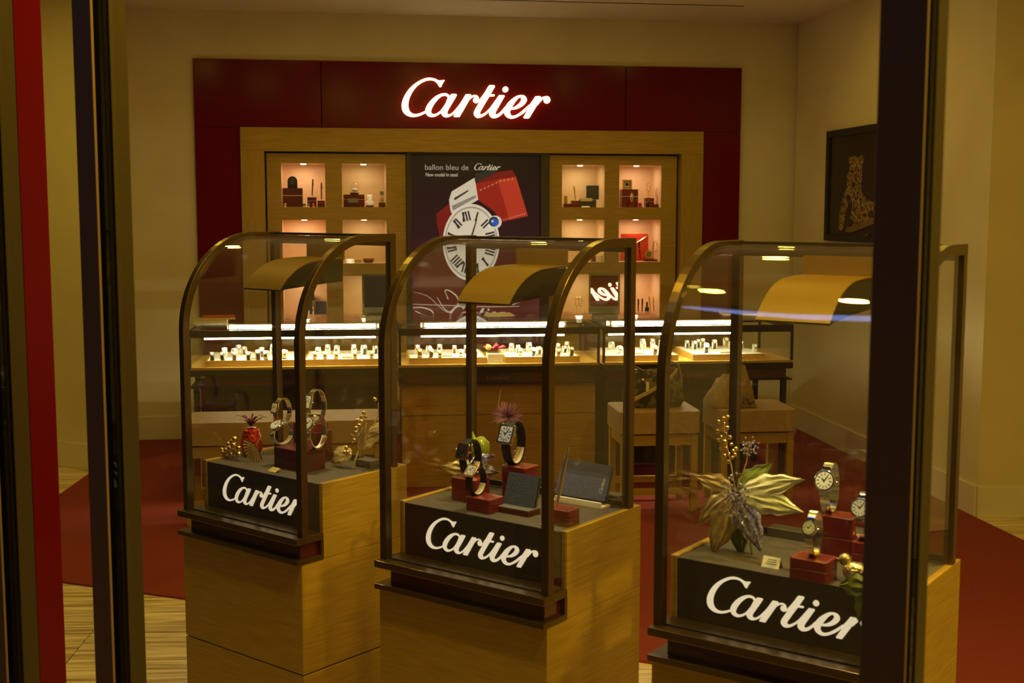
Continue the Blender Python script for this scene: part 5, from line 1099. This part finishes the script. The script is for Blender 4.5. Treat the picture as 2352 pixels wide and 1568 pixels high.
# blue neon line under the mall ceiling outside; it shows as a streak in the bent glass of the right case
def bent_reflect(px, py, zt_):
    d = ray(px, py).normalized(); cy, cz, ry, rz = .262, 1.25, .249, .273
    o_ = Rf.loc(EYE); dl = Vector((d.dot(Rf.ex), d.dot(Rf.ey), d.z))
    A = (dl.y/ry)**2+(dl.z/rz)**2; B = 2*((o_.y-cy)*dl.y/ry**2+(o_.z-cz)*dl.z/rz**2); C = ((o_.y-cy)/ry)**2+((o_.z-cz)/rz)**2-1
    t_ = (-B-math.sqrt(B*B-4*A*C))/(2*A); P = o_+dl*t_
    nl = Vector((0, (P.y-cy)/ry**2, (P.z-cz)/rz**2)).normalized(); r = dl-nl*2*dl.dot(nl)
    Pw = Rf.w(P.x, P.y, P.z); rw = Rf.ex*r.x+Rf.ey*r.y+Vector((0, 0, r.z))
    return Pw + rw*((zt_-Pw.z)/rw.z)
pts = [bent_reflect(x_, y_, 4.8) for x_, y_ in ((1572, 703), (1660, 712), (1760, 721), (1860, 727), (1940, 729), (2005, 727))]
nt = thing('neon_line', 'blue white neon tube under the mall ceiling outside the shop', 'neon light', (0, 0, 0))
MB().tube(pts, [.06, .10, .14, .19, .19, .08], 8).build('neon_tube', mat('blue_neon', (.5, .6, 1), .4, emit=(.30, .42, 1.0), estr=6.0), nt, True)
MB().tube([p+Vector((0, 0, .26)) for p in pts], .05, 8).build('neon_trough', GREYM, nt, True)
# bench and stools
def seat(name, label, x0, x1, y0, y1, zt_, m_, woodm=WOODX):
    t = in_frame(COUNT, name, label, 'stool' if name == 'stool' else 'bench', (x0+x1)/2, (y0+y1)/2, .0095); w_, d_ = (x1-x0)/2, (y1-y0)/2
    rbox(MB(), -w_, w_, -d_, d_, zt_-.125, zt_-.0095, .04, 5).build('cushion', m_, t, True, bevel=.034)
    rl = .035
    for sx in (-1, 1):
        for sy in (-1, 1): box('leg', woodm, t, sx*(w_-.03)-rl/2, sx*(w_-.03)+rl/2, sy*(d_-.03)-rl/2, sy*(d_-.03)+rl/2, 0, zt_-.135, .002)
    for sy in (-1, 1): box('apron', woodm, t, -w_+.048, w_-.048, sy*(d_-.03)-.011, sy*(d_-.03)+.011, zt_-.19, zt_-.135); box('stretcher', woodm, t, -w_+.048, w_-.048, sy*(d_-.03)-.010, sy*(d_-.03)+.010, .09, .125)
    for sx in (-1, 1): box('apron', woodm, t, sx*(w_-.03)-.011, sx*(w_-.03)+.011, -d_+.048, d_-.048, zt_-.19, zt_-.135)
    return t
seat('stool', 'tan leather stool with an oak frame, carrying the handbag', 2.28, 2.715, -.70, -.33, .545, TAN)
seat('stool', 'tan leather stool with an oak frame under the draped jacket, beside the counter leg', 2.815, 3.235, -.70, -.33, .545, TAN)
seat('bench', 'long tan leather bench before the left counter', .06, 1.06, -.72, -.36, .535, TAN)
# handbag on the stool
hb = in_frame(COUNT, 'handbag', 'grey tan patterned handbag with a cream strap on the stool', 'handbag', 2.50, -.50, .547)
BAGM = grain('printed_bag_canvas', (.16,.12,.06), (.045,.035,.02), (1,1,1), 22, 1, .6, lo=.47, hi=.53)
vs = []; fs = []
prof = [(0,.15,.06),(.03,.165,.075),(.09,.160,.07),(.14,.15,.05),(.175,.13,.025),(.19,.12,.012)]
b = MB(); n = 24; vs = []
for z_, rx, ry in prof:
    for i in range(n):
        a_ = 2*PI*i/n; c_, s_ = math.cos(a_), math.sin(a_); vs.append((rx*math.copysign(abs(c_)**.6, c_), ry*math.copysign(abs(s_)**.6, s_), z_+(.02*(abs(c_)**3) if z_ > .15 else 0)))
for j in range(len(prof)-1):
    for i in range(n): fs.append((j*n+i, j*n+(i+1)%n, (j+1)*n+(i+1)%n, (j+1)*n+i))
fs.append(tuple(reversed(range(n)))); fs.append(tuple((len(prof)-1)*n+i for i in range(n)))
b.add(vs, fs).build('bag_body', BAGM, hb, True)
MB().ribbon([(-.16,-.085,.03),(-.05,-.095,.085),(.06,-.08,.14),(.12,-.05,.20)], (0,-.3,1), .022, .004).build('strap', mat('cream_strap', (.62,.48,.30), .5), hb, True)
MB().tube([(-.13,-.02,.18),(-.12,-.02,.225),(-.05,-.02,.19)], .004, 8).build('handle', mat('brass_piping', (.45,.34,.16), .4, .5), hb, True); MB().tube([(.04,.0,.20),(.09,0,.245),(.14,0,.22),(.155,0,.16),(.16,0,.06)], .005, 8).build('handle', MATS['brass_piping'], hb, True)
box('zip_pull', WHITE, hb, -.055, -.040, -.079, -.076, .09, .14); MB().ball((-.07,-.072,.15), .009, 10, 8).build('rivet', GOLD, hb, True)
# jacket draped on the second stool
jk = in_frame(COUNT, 'jacket', 'tan jacket heaped on the right stool', 'jacket', 2.915, -.50, .548); jk.scale = (.78, 1, 1.05)
JM = grain('tan_cloth', (.26,.15,.05), (.36,.22,.08), (1,1,1), 30, 3, .8)
b = MB(); vs = []; fs = []; nx, ny = 22, 16
for i in range(nx+1):
    for j in range(ny+1):
        u_, v_ = i/nx, j/ny; x_ = -.14+.30*u_; y_ = -.12+.24*v_
        h_ = (.04+.19*u_**.6*(1 if u_ < .82 else max(0, (1-u_)/.18)**.6))*math.sin(PI*min(1, max(0, v_*.96+.02)))**.6
        h_ += .014*math.sin(u_*17+v_*5)+.008*math.sin(v_*23-u_*9)
        vs.append((x_, y_, max(.001, h_)))
for i in range(nx):
    for j in range(ny): k = i*(ny+1)+j; fs.append((k, k+1, k+ny+2, k+ny+1))
k0 = len(vs); vs += [(x, y, 0) for x, y, z in vs]; fs += [tuple(e+k0 for e in reversed(f)) for f in fs[:]]
bd = [i*(ny+1) for i in range(nx+1)] + [nx*(ny+1)+j for j in range(1, ny+1)] + [i*(ny+1)+ny for i in range(nx-1, -1, -1)] + [j for j in range(ny-1, 0, -1)]
for a_, c_ in zip(bd, bd[1:]+bd[:1]): fs.append((a_, c_, c_+k0, a_+k0))
b.add(vs, fs).build('cloth', JM, jk, True)
MB().tube([(-.02,-.135,.012),(.05,-.145,.020),(.06,-.14,.055),(.085,-.14,.050),(.10,-.14,.02),(.13,-.14,.035)], .006, 8).build('cord', BAGM, jk, True)
bpy.context.view_layer.update()
